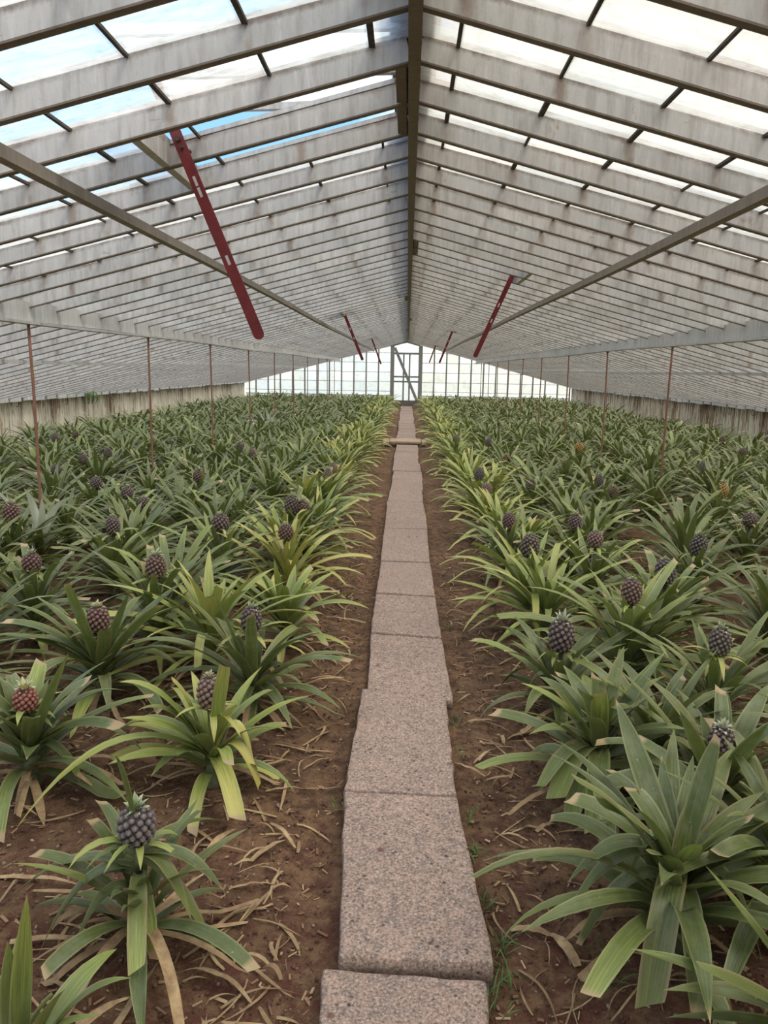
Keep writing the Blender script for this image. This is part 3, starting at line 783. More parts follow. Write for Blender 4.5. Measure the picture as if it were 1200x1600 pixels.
def arc_leaf(mb, az, e0, droop, L, W, z0, r0=.015, n=11, nu=5, floor=.012, **kw):
    d = np.array([math.cos(az), math.sin(az), 0]); p = d * r0 + np.array([0, 0, z0]); pts = [p]
    az2 = random.uniform(-.25, .25)
    for i in range(1, n):
        t = (i - .5) / (n - 1); el = e0 - droop * t ** 1.25
        a = az + az2 * t; dd = np.array([math.cos(a), math.sin(a), 0])
        p = pts[-1] + (dd * math.cos(el) + np.array([0, 0, math.sin(el)])) * L / (n - 1)
        if p[2] < floor: p[2] = floor + .004 * random.random()
        pts.append(p)
    side = np.array([math.sin(az), -math.cos(az), 0])
    ribbon(mb, pts, W, side, nu=nu, tw=random.uniform(-.5, .5), **kw)

def rosette(seed, n=30, Lr=(.45, .68), W=.058, z0=.05, zs=.16, nu=5, seg=11, spread=1.0, cutp=.3, yel=(0, .25), phase=0.):
    st = random.getstate(); random.seed(seed); mb = MB()
    for i in range(n):
        f = i / (n - 1)                      # 0 outer/low ... 1 inner/high
        az = phase + i * 2.39996 + random.uniform(-.25, .25)
        e0 = rad(18 + 58 * f ** .8 + random.uniform(-8, 8)); dr_ = rad((78 - 46 * f) * spread * random.uniform(.6, 1.35))
        L = (Lr[0] + (Lr[1] - Lr[0]) * math.sin(math.pi * min(1, f * 1.15 + .1))) * random.uniform(.85, 1.12)
        if f > .9: L *= .62
        cut = .28 if random.random() < cutp else 0.
        y_ = random.uniform(*yel) + (.16 if f < .15 else 0) + (.25 if random.random() < .08 else 0)
        arc_leaf(mb, az, e0, dr_, L, W * random.uniform(.8, 1.12), z0 + zs * f, seg and .018, n=seg, nu=nu, cut=cut, tipw=0., yel=y_, chan=random.uniform(.14, .30), tend=1.05 if cut else 1.0)
    random.setstate(st); return mb

def dry_skirt(seed, n=9, L=(.25, .42)):
    st = random.getstate(); random.seed(seed); mb = MB()
    for i in range(n):
        arc_leaf(mb, random.uniform(0, 6.28), rad(random.uniform(-5, 25)), rad(random.uniform(50, 95)), random.uniform(*L), random.uniform(.018, .035), random.uniform(.04, .10),
                 n=8, nu=3, cut=random.choice((0, .3)), chan=random.uniform(-.3, .5), floor=random.uniform(.004, .02))
    random.setstate(st); return mb

def fruit_mesh(R=.046, H=.125, n=88, seed=0):
    st = random.getstate(); random.seed(seed); mb = MB()
    prof = lambda t: R * (max(0, math.sin(math.pi * (.10 + .82 * t)))) ** .55
    ns, nr = 14, 14; vs = []; fs = []
    for i in range(nr + 1):
        t = i / nr; rr = prof(t) * .93
        for k in range(ns): a = 2 * math.pi * k / ns; vs.append((rr * math.cos(a), rr * math.sin(a), t * H))
    for i in range(nr):
        for k in range(ns): fs.append((i * ns + k, i * ns + (k + 1) % ns, (i + 1) * ns + (k + 1) % ns, (i + 1) * ns + k))
    fs.append(tuple(range(nr * ns, nr * ns + ns)))
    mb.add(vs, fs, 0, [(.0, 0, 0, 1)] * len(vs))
    er = math.sqrt(2 * math.pi * R * H / n) * .56
    for i in range(n):
        t = (i + .5) / n; a = i * 2.39996; rr = prof(t); c = np.array([rr * math.cos(a), rr * math.sin(a), t * H])
        dr = (prof(min(1, t + .02)) - prof(max(0, t - .02))) / (.04 * H)
        nn = np.array([math.cos(a), math.sin(a), -dr]); nn /= np.linalg.norm(nn)
        s1 = np.array([-math.sin(a), math.cos(a), 0]); s2 = np.cross(nn, s1)
        sz = er * (1.0 if .12 < t < .9 else .8) * random.uniform(.92, 1.05)
        V = [c - nn * sz * .25]; cols = [(0, 0, 0, 1)]; V = []; cols = []
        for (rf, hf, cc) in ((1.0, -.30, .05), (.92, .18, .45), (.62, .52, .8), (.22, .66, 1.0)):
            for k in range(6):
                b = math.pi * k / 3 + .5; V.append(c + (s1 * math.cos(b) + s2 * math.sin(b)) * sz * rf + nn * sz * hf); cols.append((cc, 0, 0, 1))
        F_ = [(j * 6 + k, j * 6 + (k + 1) % 6, (j + 1) * 6 + (k + 1) % 6, (j + 1) * 6 + k) for j in range(3) for k in range(6)] + [(18, 19, 20, 21, 22, 23)]
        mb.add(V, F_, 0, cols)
        # dry bract spike at the eye
        b0 = c + nn * sz * .5 - s2 * sz * .5
        if b0[2] is not None: mb.add([b0 + s1 * sz * .28, b0 - s1 * sz * .28, c + nn * sz * .95 + np.array([0, 0, sz * .75])], [(0, 1, 2)], 0, [(.6, .6, 0, 1)] * 3)
    random.setstate(st); return mb

def crown_mesh(seed, n=22, L=.035, W=.014, up=.5):
    st = random.getstate(); random.seed(seed); mb = MB()
    for i in range(n):
        f = i / (n - 1)
        arc_leaf(mb, i * 2.39996, rad(15 + 65 * f), rad(random.uniform(-10, 50)), L * random.uniform(.8, 1.2) * (.8 + up * f), W, -.004 + .012 * f, r0=.014 * (1 - f * .7), n=5, nu=3, floor=-.02, chan=.2)
    random.setstate(st); return mb

def stem_mesh(h, r=.022):
    m = MB(); k = 8
    m.tube([(0.004 * math.sin(i * 1.7), 0.004 * math.cos(i * 2.1), h * i / k) for i in range(k + 1)], [r * (1.25 - .55 * i / k) * (1.15 if i % 2 else .95) for i in range(k + 1)], 10); return m

def stalk_mesh(h, r=.011):
    m = MB(); m.tube([(0, 0, 0), (0.002, 0, h * .5), (0, 0, h)], [r, r * .95, r * 1.25], 8)
    return m
# bracts round the top of the flower stalk: narrow leaves that splay below the fruit
def bract_mesh(seed, n=9, L=(.08, .20)):
    st = random.getstate(); random.seed(seed); mb = MB()
    for i in range(n):
        arc_leaf(mb, i * 2.39996 + random.uniform(-.3, .3), rad(random.uniform(10, 45)), rad(random.uniform(30, 110)), random.uniform(*L), random.uniform(.016, .028), -.012 * random.random(), r0=.01, n=7, nu=3, floor=-.4, chan=.2, yel=random.uniform(.25, .7))
    random.setstate(st); return mb

FR = [fruit_mesh(seed=1).mesh('fruit', MAT['fruit'], True), fruit_mesh(.048, .105, 76, 2).mesh('fruit', MAT['fruit'], True)]
CR = [crown_mesh(1).mesh('crown', MAT['crown'], True), crown_mesh(2, 26, .026, .012, .3).mesh('crown', MAT['crown'], True)]
BR = [bract_mesh(s).mesh('bracts', MAT['leaf'], True) for s in (1, 2, 3)]
STALK = stalk_mesh(1.0).mesh('fruit_stalk', MAT['bark'], True)
STEM = stem_mesh(.26).mesh('stem', MAT['bark'], True)
DARK, MAROON, RED, BROWN, ORANGE, GREY = (.120, .075, .075), (.17, .07, .055), (.34, .09, .06), (.25, .15, .12), (.52, .27, .05), (.20, .165, .15)

def add_fruit(root, zf, col, kind=0, scale=1.0, crown=(.30, .33, .17), cs_=1.0, lean=(0, 0), z_from=.12):
    """fruit whose middle sits at height zf above the plant's base"""
    H = .125 if kind == 0 else .105; zb = zf - H * scale / 2
    s = link('fruit_stalk', STALK, root); s.location = (0, 0, z_from); s.scale = (1, 1, max(.03, zb - z_from + .01))
    f = link('fruit', FR[kind], root); f.location = (0, 0, zb); f.scale = (scale,) * 3; f.rotation_euler = (lean[0], lean[1], random.uniform(0, 6)); f.color = (*col, 1)
    c = link('crown', CR[random.randint(0, 1)], f); c.location = (0, 0, H - .004); c.scale = (cs_,) * 3; c.color = (*crown, 1)
    b = link('bracts', random.choice(BR), root); b.location = (0, 0, zb - .005); b.rotation_euler = (0, 0, random.uniform(0, 6)); b.color = (random.uniform(0, .2), 0, 0, 1)
    return f

PLANTS = []     # (x, y) of everything placed, to keep the grid clear of them
def bez_leaf(mb, p0, tip, arch, W, yel=0., cut=0., n=14, tw=0., rnd=None, dryt=1.0, chan=.22):
    p0 = np.array(p0, float); tip = np.array(tip, float); mid = p0 * .5 + tip * .5
    h = tip - p0; mid = mid + np.array([0, 0, arch])
    pts = []
    for i in range(n):
        t = i / (n - 1); pts.append((1 - t) ** 2 * p0 + 2 * t * (1 - t) * mid + t * t * tip)
    az = math.atan2(h[1], h[0]); side = np.array([math.sin(az), -math.cos(az), 0])
    ribbon(mb, pts, W, side, chan=chan, yel=yel, rnd=rnd, cut=cut, nu=5, tw=tw, tend=dryt)

def hero(base, label, yel=0., seed=1, n=26, tips=(), fruit=None, Lr=(.42, .62), W=.062, zs=.14, z0=.06, spread=1.0, cutp=.3, skirt=9, trunk=None, yr=(0, .22), group=None):
    """tips: (px, py, z of the tip, arch, width, yellowness, cut) single leaves of a plant seen close"""
    bx, by = base; bz = float(gz(bx, by))
    root = empty('pineapple_plant', (bx, by, bz), label=label, cat='pineapple plant', group=group or 'pineapple plants in the beds')
    mb = rosette(seed, n, Lr, W, z0, zs, spread=spread, cutp=cutp, yel=yr)
    hc = z0 + zs * .7
    for tp in tips:
        px, py, z, arch, w, yl, ct = tp[:7]; q = atz(px, py, z) - np.array([bx, by, bz])
        a = math.atan2(q[1], q[0]); zb = tp[7] if len(tp) > 7 else hc
        bez_leaf(mb, (.02 * math.cos(a), .02 * math.sin(a), zb), q, arch, w, yl, ct, tw=random.uniform(-.3, .3), dryt=1.04 if ct else 1.0)
    o = mb.build('leaves', MAT['leaf'], root, True); o.color = (yel, 0, 0, 1)
    if skirt: dry_skirt(seed + 50, skirt).build('dry_leaves', MAT['dry'], root, True)
    h = trunk or (z0 + zs)
    s = stem_mesh(h, .03).build('stem', MAT['bark'], root, True)
    if fruit: add_fruit(root, **fruit)
    PLANTS.append((bx, by)); return root

def B(px, py): p = atz(px, py, -.03); return float(p[0]), float(p[1])
def FB(px, py, z=.40): p = atz(px, py, z); return float(p[0]), float(p[1])

# --- near plants of the left bed
hero(B(222, 1478), 'pineapple plant closest to the camera on the left, dark fruit on bare scaly trunk', yel=.02, seed=11, n=20, Lr=(.26, .42), W=.042, zs=.14, z0=.03, trunk=.24, cutp=.4, skirt=12,
     fruit=dict(zf=.385, col=(.135, .11, .12), kind=1, scale=.98, crown=(.22, .32, .14), cs_=.9, z_from=.2),
     tips=[(350, 1392, .18, .10, .045, .12, .0, .30), (333, 1480, .02, .10, .038, .30, 0, .28), (212, 1520, .08, .02, .05, .45, .3, .24), (10, 1412, .05, .14, .05, .0, 0, .26), (60, 1492, .02, .16, .052, .1, 0, .26),
            (110, 1500, .02, .14, .05, .2, 0, .2), (372, 1290, .05, .10, .04, .15, 0, .30), (180, 1180, .62, .06, .016, .1, 0, .42), (240, 1500, .0, .10, .04, .5, .2, .22), (90, 1440, .05, .12, .045, .0, 0, .24), (300, 1440, .12, .12, .04, .35, 0, .30)])
hero(B(332, 1225), 'yellow-leaved pineapple plant bearing a pinkish-brown fruit above the bare-trunked one', yel=.30, seed=23, n=22, Lr=(.30, .46), W=.055, zs=.12, z0=.05, yr=(.1, .5),
     fruit=dict(zf=.395, col=BROWN, kind=0, scale=1.0, crown=(.50, .40, .27), cs_=.9),
     tips=[(20, 1302, .02, .38, .062, .42, .0), (372, 1283, .05, .12, .062, .55, .35), (398, 1198, .06, .30, .055, .62, .0), (186, 1066, .45, .18, .055, .35, 0), (268, 1062, .42, .1, .055, .5, .2), (352, 1040, .52, .04, .055, .3, .3),
            (215, 1110, .32, .16, .06, .35, 0), (405, 1230, .02, .22, .05, .6, .2), (235, 1215, .1, .12, .05, .2, 0), (150, 1180, .06, .30, .06, .3, 0)])
hero(B(50, 1235), 'pineapple plant at the left edge with a bright red fruit and cream crown', yel=.08, seed=31, n=26, Lr=(.36, .52), W=.062,
     fruit=dict(zf=.355, col=RED, kind=1, scale=.85, crown=(.62, .56, .28), cs_=1.2),
     tips=[(108, 1018, .62, .02, .055, .35, 0), (230, 1180, .1, .24, .055, .0, 0), (200, 1080, .30, .16, .06, .15, 0), (0, 1060, .4, .1, .06, .1, 0), (130, 1230, .02, .16, .05, .3, .2)])
hero(B(160, 1095), 'large grey-green pineapple plant with half-hidden maroon fruit, left bed', yel=.0, seed=37, n=30, Lr=(.44, .62), W=.062,
     fruit=dict(zf=.41, col=MAROON, kind=0, scale=1.05, crown=(.50, .45, .25)),
     tips=[(103, 912, .66, .02, .055, .35, .2), (255, 945, .58, .06, .06, .4, .2), (20, 945, .5, .14, .055, .05, 0), (290, 1050, .1, .2, .055, .1, 0), (0, 1016, .3, .2, .06, 0, 0), (205, 920, .62, .04, .05, .1, 0)])
hero(B(395, 1115), 'pineapple plant beside the path margin with dark fruit behind an upright leaf, left bed', yel=.05, seed=41, n=26, Lr=(.38, .55), W=.06,
     fruit=dict(zf=.47, col=DARK, kind=0, scale=.95, crown=(.34, .34, .28)),
     tips=[(292, 935, .55, .10, .055, .28, 0), (375, 1115, .10, .02, .055, .3, .25), (457, 1140, .02, .12, .055, .3, 0), (180, 1012, .3, .22, .06, 0, 0), (335, 928, .6, .04, .05, .25, 0), (482, 1005, .3, .14, .05, .5, .2), (462, 1060, .12, .16, .05, .25, 0), (200, 1090, .06, .2, .06, 0, 0), (392, 960, .55, .0, .055, .0, .2)])
hero(B(446, 1010), 'bright yellow-green pineapple plant without fruit beside the left edge of the path', yel=.42, seed=43, n=28, Lr=(.36, .55), W=.058,
     tips=[(390, 868, .55, .05, .05, .2, 0), (428, 872, .55, .02, .05, .2, 0), (500, 980, .12, .2, .05, .3, 0), (335, 895, .4, .14, .05, .1, 0), (498, 930, .3, .18, .045, .2, 0)])
hero((-.80, 1.36), 'pineapple plant cut off by the bottom left corner, upright yellow-green leaves', yel=.32, seed=47, n=9, Lr=(.25, .36), W=.05, skirt=4,
     tips=[(42, 1395, .62, .03, .045, .2, 0, .10), (102, 1545, .42, .06, .04, .1, 0, .12), (205, 1528, .36, .12, .045, .1, 0, .12), (12, 1470, .5, .05, .045, .1, 0, .1)])
# --- near plants of the right bed
hero(B(869, 1125), 'pineapple plant with a big upright dark purple fruit, nearest fruit in the right bed', yel=.05, seed=53, n=22, Lr=(.34, .5), W=.058,
     fruit=dict(zf=.42, col=DARK, kind=0, scale=1.18, crown=(.44, .46, .38), cs_=1.0, z_from=.2),
     tips=[(756, 1026, .05, .26, .058, .25, 0), (815, 1105, .02, .22, .058, .15, 0), (1040, 965, .36, .12, .05, .1, 0), (830, 1000, .3, .12, .045, .2, .2), (780, 1075, .0, .2, .05, .1, 0), (1010, 1085, .15, .1, .06, 0, 0), (760, 980, .1, .2, .06, .3, 0)])
hero(B(930, 1250), 'fruitless pineapple plant with broad pale folded leaves hanging toward the path, right bed', yel=.16, seed=59, n=28, Lr=(.34, .5), W=.066, zs=.2, z0=.08,
     tips=[(868, 1250, .06, .16, .085, .28, .3), (930, 1300, .04, .12, .08, .3, .35), (826, 1148, .22, .10, .055, .45, 0), (868, 1075, .45, .02, .065, .4, .25), (938, 1082, .5, .0, .065, .4, .25), (1040, 1018, .52, .05, .07, .2, 0), (893, 1278, .0, .14, .075, .25, .3), (845, 1230, .1, .14, .06, .2, .2)])
hero(B(1045, 1488), 'largest foreground pineapple plant with long arching broad leaves, right bed', yel=.06, seed=61, n=38, Lr=(.38, .60), W=.062, zs=.16, z0=.08, spread=1.1,
     tips=[(962, 1092, .60, .02, .072, .02, 0, .26), (1122, 1150, .60, .02, .066, .0, .1, .26), (878, 1442, .08, .22, .058, .28, 0, .28), (886, 1380, .2, .18, .06, .2, 0, .28), (935, 1255, .45, .06, .05, .3, .3, .28), (1014, 1575, .04, .16, .075, .12, .35, .26),
            (1190, 1500, .05, .22, .06, .1, 0, .26), (1230, 1400, .1, .2, .06, .1, 0, .28), (1240, 1300, .3, .14, .062, .15, 0, .28), (980, 1380, .2, .22, .05, .3, 0, .28), (905, 1478, .0, .2, .058, .05, .2, .22), (1090, 1590, .0, .2, .06, .1, .2, .22), (1018, 1335, .40, .02, .05, .3, .3, .28)])
hero((1.00, 1.50), 'pineapple plant cut off by the bottom right corner, thick stiff leaves', yel=.12, seed=67, n=10, Lr=(.25, .4), W=.055, skirt=4,
     tips=[(1102, 1352, .55, .02, .06, .25, 0, .15), (985, 1482, .30, .06, .055, .25, 0, .15), (1090, 1508, .38, .03, .05, .15, .1, .15), (1195, 1380, .5, .02, .06, .1, 0, .15), (1040, 1590, .2, .05, .04, .1, 0, .15)])
hero(B(1112, 1305), 'pineapple plant with deep set dark fruit and white crown at the right edge', yel=.05, seed=71, n=28, Lr=(.4, .58), W=.062,
     fruit=dict(zf=.34, col=DARK, kind=0, scale=.9, crown=(.5, .5, .42), cs_=1.2),
     tips=[(1062, 1110, .6, .02, .06, .1, 0), (1200, 1130, .6, .03, .06, .1, 0), (960, 1040, .55, .06, .06, .05, 0), (1080, 1230, .3, .08, .06, .1, 0)])

hero(B(1215, 1440), 'fruitless pineapple plant at the right edge, behind the largest foreground plant', yel=.05, seed=73, n=34, Lr=(.42, .62), W=.055)
hero(B(1020, 1225), 'dark green fruitless pineapple plant squeezed between the pale-leaved and the white-crowned plants', yel=.05, seed=79, n=30, Lr=(.40, .56), W=.052)
hero(B(1000, 1060), 'fruitless pineapple plant just behind and right of the big purple fruit', yel=.10, seed=83, n=32, Lr=(.42, .6), W=.052)
# --- fruit seen further into the beds: (px, py, colour, label)
mids = [(242, 896, MAROON, 'dark maroon fruit behind an upright leaf'), (50, 884, MAROON, 'two-toned maroon fruit at the left edge'), (177, 832, DARK, 'round dark fruit left of the middle of the bed'),
        (345, 828, DARK, 'dark fruit half hidden by leaves'), (225, 787, DARK, 'large blackish fruit beneath an upright leaf'), (150, 760, DARK, 'small black fruit beside a bright leaf'), (130, 719, DARK, 'small dark fruit far into the bed'),
        (474, 836, MAROON, 'reddish fruit beside yellow leaves at the path edge'), (504, 798, MAROON, 'purple fruit on tall stalk at the path edge'), (455, 798, DARK, 'dark fruit just off the path edge'), (537, 748, BROWN, 'brown fruit far along the path edge'),
        (547, 736, (.30, .22, .10), 'yellowish fruit far along the path edge'), (18, 812, MAROON, 'maroon fruit behind white leaves at the left edge'), (88, 733, DARK, 'dark fruit in front of the stained wall'), (374, 702, DARK, 'small dark fruit between the rods'), (118, 682, MAROON, 'small fruit close to the left wall'),
        (198, 778, DARK, 'dark fruit between two others mid bed'), (86, 690, DARK, 'tiny dark fruit against the left wall'), (310, 752, MAROON, 'maroon fruit mid bed in a clump of olive leaves'), (395, 712, BROWN, 'brownish fruit right of a rod'), (168, 715, DARK, 'tiny black fruit behind the others'),
        (805, 861, DARK, 'dark fruit amid yellow-green upright leaves'), (765, 813, MAROON, 'reddish maroon fruit at the path edge'), (728, 762, BROWN, 'brown fruit at the path edge'), (718, 742, DARK, 'dark fruit on a tall stalk at the path edge'), (897, 818, DARK, 'large dark fruit mid bed'),
        (829, 756, DARK, 'small dark fruit by a dry leaf'), (935, 753, DARK, 'round dark fruit left of the orange one'), (1126, 776, ORANGE, 'ripe orange-yellow fruit'), (905, 704, ORANGE, 'small ripe orange fruit far back'), (1098, 734, GREY, 'grey scaly fruit left of the wall'),
        (1172, 812, DARK, 'dark fruit at the right edge'), (1090, 856, DARK, 'dark fruit below the orange one'), (1040, 902, DARK, 'dark fruit between stiff upright leaves'), (1126, 1002, DARK, 'blue-grey fruit tucked in at the right'), (763, 694, DARK, 'small dark fruit near the cross step'),
        (792, 718, MAROON, 'small maroon fruit near the cross step'), (930, 852, BROWN, 'brown fruit low among the leaves'), (885, 728, DARK, 'small dark fruit behind the others'), (1128, 690, DARK, 'little dark fruit beside the right wall'), (1160, 712, DARK, 'little grey-purple fruit close to the right wall'), (960, 770, MAROON, 'dull maroon fruit mid bed'),
        (700, 690, BROWN, 'tiny brown fruit by the path near the cross step'), (985, 940, MAROON, 'dark red fruit under arching leaves')]
VAR = [rosette(100 + i, 40, (.44, .66), .047, .05, .19, nu=3, seg=9, cutp=.25).mesh('leaves', MAT['leaf'], True) for i in range(10)]
SK = [dry_skirt(200 + i, 8).mesh('dry_leaves', MAT['dry'], True) for i in range(4)]
protos = []
for i in range(10):
    r = empty('pineapple_plant'); l = link('leaves', VAR[i], r); s = link('stem', STEM, r); d = link('dry_leaves', SK[i % 4], r)
    protos.append((r, [l, s, d]))
used = [False] * 10
def place(x, y, rz, sc, yel, label, group, lean=(0, 0)):
    i = random.randint(0, 9); r, ch = protos[i]
    if used[i]:
        r = r.copy(); COL.objects.link(r); nc = []
        for c in ch: d = c.copy(); COL.objects.link(d); d.parent = r; nc.append(d)
        ch = nc
    used[i] = True
    r.location = (x, y, float(gz(x, y))); r.rotation_euler = (lean[0], lean[1], rz); r.scale = (sc, sc, sc)
    tag(r, label, 'pineapple plant', group)
    for c in ch: c.color = (yel, 0, 0, 1)
    return r
def yellow_at(x, y):       # rows beside the path run paler
    e = math.exp(-((abs(x) - .8) / .55) ** 2) * (1 if y > 3.5 else .3)
    return e * random.uniform(.25, .62) + random.uniform(-.05, .16)
nmid = 0
for px, py, colr, lb in mids:
    x, y = FB(px, py, .45)
    x = math.copysign(max(abs(x), .82), x)
    if abs(x) > 6.9: x = math.copysign(6.85, x)
    if any((x - a) ** 2 + (y - b) ** 2 < .12 for a, b in PLANTS):
        pass
    yel = yellow_at(x, y)
    r = place(x, y, random.uniform(0, 6.28), random.uniform(.92, 1.05), yel, 'pineapple plant, %s bed, %s' % ('left' if x < 0 else 'right', lb), 'pineapple plants in the beds')
    f = add_fruit(r, zf=.50, col=tuple(c * random.uniform(.85, 1.15) for c in colr), kind=random.randint(0, 1), scale=random.uniform(.95, 1.15) * (1.15 if colr is ORANGE else 1), crown=(.42, .40, .26) if random.random() < .5 else (.22, .28, .14), cs_=random.uniform(.7, 1.1), lean=(random.uniform(-.1, .1), random.uniform(-.1, .1)), z_from=.18)
    PLANTS.append((x, y)); nmid += 1
# two plants whose sun flecks are painted as near-white leaves
for px, py, lb in ((62, 835, 'pineapple plant with leaves painted white as sun flecks beside the nearest left rod'), (420, 665, 'distant pineapple plant with leaves painted white as sun flecks in the left bed')):
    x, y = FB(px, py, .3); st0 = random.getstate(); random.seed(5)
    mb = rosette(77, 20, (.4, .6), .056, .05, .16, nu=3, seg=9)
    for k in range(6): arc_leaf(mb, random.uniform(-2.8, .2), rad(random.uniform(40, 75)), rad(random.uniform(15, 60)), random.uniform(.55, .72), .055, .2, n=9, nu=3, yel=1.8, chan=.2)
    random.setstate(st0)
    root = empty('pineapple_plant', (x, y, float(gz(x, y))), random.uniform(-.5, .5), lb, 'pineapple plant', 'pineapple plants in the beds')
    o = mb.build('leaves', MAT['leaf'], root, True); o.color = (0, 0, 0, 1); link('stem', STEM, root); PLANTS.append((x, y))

# --- the rest of the beds: rows and columns
cells = []
NROW = 51; NC = 10
for s in (-1, 1):
    for r_ in range(NROW):
        for c_ in range(NC):
            x = s * (.84 + .64 * c_ + (.16 if r_ % 2 else 0)) + random.uniform(-.07, .07); y = 1.9 + .64 * r_ + random.uniform(-.09, .09)
            if abs(x) > 6.7 or y > 34.1: continue
            depth = y * .98 + .2
            if abs(x) > .5 * depth + .75: continue
            if any((x - a) ** 2 + (y - b) ** 2 < .15 for a, b in PLANTS): continue
            if abs(x) < 1.35 and y < 3.4: continue
            if abs(x) < (2.2 if s < 0 else 1.55) and y < 2.6: continue
            cells.append((math.hypot(x, y), s, r_, c_, x, y))
cells.sort()
budget = 300 - len(PLANTS)
NUMC = ['first', 'second', 'third', 'fourth', 'fifth', 'sixth', 'seventh', 'eighth', 'ninth', 'tenth']
for _, s, r_, c_, x, y in cells[:budget]:
    yel = yellow_at(x, y)
    tone = 'yellow-tinged' if yel > .28 else ('olive' if yel > .12 else 'grey-green')
    lab = '%s fruitless pineapple plant, %s bed, %s row from the front, %s from the path' % (tone, 'left' if s < 0 else 'right', NUM[min(r_, 29)], NUMC[c_])
    place(x, y, random.uniform(0, 6.28), random.uniform(.90, 1.12), yel, lab, 'pineapple plants in the beds', (random.uniform(-.06, .06), random.uniform(-.06, .06)))
# the distant plants, past the first three hundred: one mesh
far = cells[budget:]
FV = []
for i in range(5):
    mb = rosette(300 + i, 32, (.44, .66), .052, .05, .17, nu=3, seg=6, cutp=.3); FV.append((np.array(mb.v), np.array(mb.f), np.array(mb.col, dtype=np.float32)))
Vs, Fs, Cs = [], [], []; off = 0
for _, s, r_, c_, x, y in far:
    v, f, c = FV[random.randint(0, 4)]; a = random.uniform(0, 6.28); sc = random.uniform(.9, 1.12); ca, sa = math.cos(a) * sc, math.sin(a) * sc
    w = np.stack([v[:, 0] * ca - v[:, 1] * sa + x, v[:, 0] * sa + v[:, 1] * ca + y, v[:, 2] * sc + float(gz(x, y))], 1)
    c = c.copy(); c[:, 2] += yellow_at(x, y); Vs.append(w); Fs.append(f + off); Cs.append(c); off += len(v)
V = np.concatenate(Vs).astype(np.float32); Q = np.concatenate(Fs).astype(np.int32); Cc = np.concatenate(Cs)
me = bpy.data.meshes.new('distant_pineapple_plants'); me.vertices.add(len(V)); me.vertices.foreach_set('co', V.ravel())
me.loops.add(Q.size); me.loops.foreach_set('vertex_index', Q.ravel()); me.polygons.add(len(Q))
me.polygons.foreach_set('loop_start', np.arange(0, Q.size, 4, dtype=np.int32)); me.polygons.foreach_set('loop_total', np.full(len(Q), 4, dtype=np.int32))
me.update(calc_edges=True); me.polygons.foreach_set('use_smooth', [True] * len(Q))
at = me.attributes.new('leaf', 'FLOAT_COLOR', 'POINT'); at.data.foreach_set('color', Cc.ravel()); me.materials.append(MAT['leaf'])
o = link('distant_pineapple_plants', me); o.color = (0, 0, 0, 1)
tag(o, 'mass of distant pineapple plants filling both beds toward the gable', 'pineapple plants', kind='stuff')
print('plants', len(PLANTS), 'cells', len(cells), 'far', len(far))

# ------------------------------------------------------------------ litter, weeds, fern
def straw(n):
    m = MB()
    for _ in range(n):
        y = 1.2 + 5.5 * random.random() ** 1.7; x = random.choice((-1, 1)) * (.42 + 1.9 * random.random() ** .8)
        if random.random() < .15: x = random.choice((-1, 1)) * random.uniform(.3, .5)
        if x > 0 and random.random() < .25: continue
        L = random.uniform(.04, .24); w = random.uniform(.003, .013); a = random.uniform(0, 6.28); bend = random.uniform(-1.2, 1.2)
        p = np.array([x, y, 0.]); pts = []; h = random.uniform(0, .02)
        for i in range(7):
            t = i / 6; pts.append(np.array([p[0], p[1], float(gz(p[0], p[1])) + .008 + h * math.sin(t * 3.14)])); aa = a + bend * t
            p = p + np.array([math.cos(aa), math.sin(aa), 0]) * L / 6
        if any(-.20 < q[0] < .27 for q in pts): continue
        ribbon(m, pts, w, np.array([math.sin(a), -math.cos(a), 0]), chan=random.uniform(-.3, .4), nu=3, rnd=random.random(), tw=random.uniform(-.8, .8))
    o = m.build('straw_litter', MAT['dry'], smooth=True); tag(o, 'tangle of dead leaf shreds and straw covering the beds', 'straw', kind='stuff')
straw(1700)
def dry_blade(px, py, L, az, w, label):
    p = atz(px, py, -.03); x, y = float(p[0]), float(p[1]); z = float(gz(x, y))
    m = MB(); n = 10; bend = random.uniform(-.5, .5); a = az; q = np.array([-L / 2 * math.cos(az), -L / 2 * math.sin(az), 0.]); pts = []
    for i in range(n):
        t = i / (n - 1); pts.append(q + np.array([0, 0, .012 + .018 * math.sin(t * math.pi) * random.uniform(.6, 1)])); a = az + bend * (t - .5)
        q = q + np.array([math.cos(a), math.sin(a), 0]) * L / (n - 1)
    ribbon(m, pts, w, np.array([math.sin(az), -math.cos(az), 0]), chan=random.uniform(-.25, .35), cut=random.choice((0, .2)), nu=3, rnd=random.random() * .6, tw=random.uniform(-.7, .7))
    o = m.build('dry_leaf', MAT['dry'], smooth=True); o.location = (x, y, z); tag(o, label, 'dry leaf', 'dead leaves lying on the soil'); return o
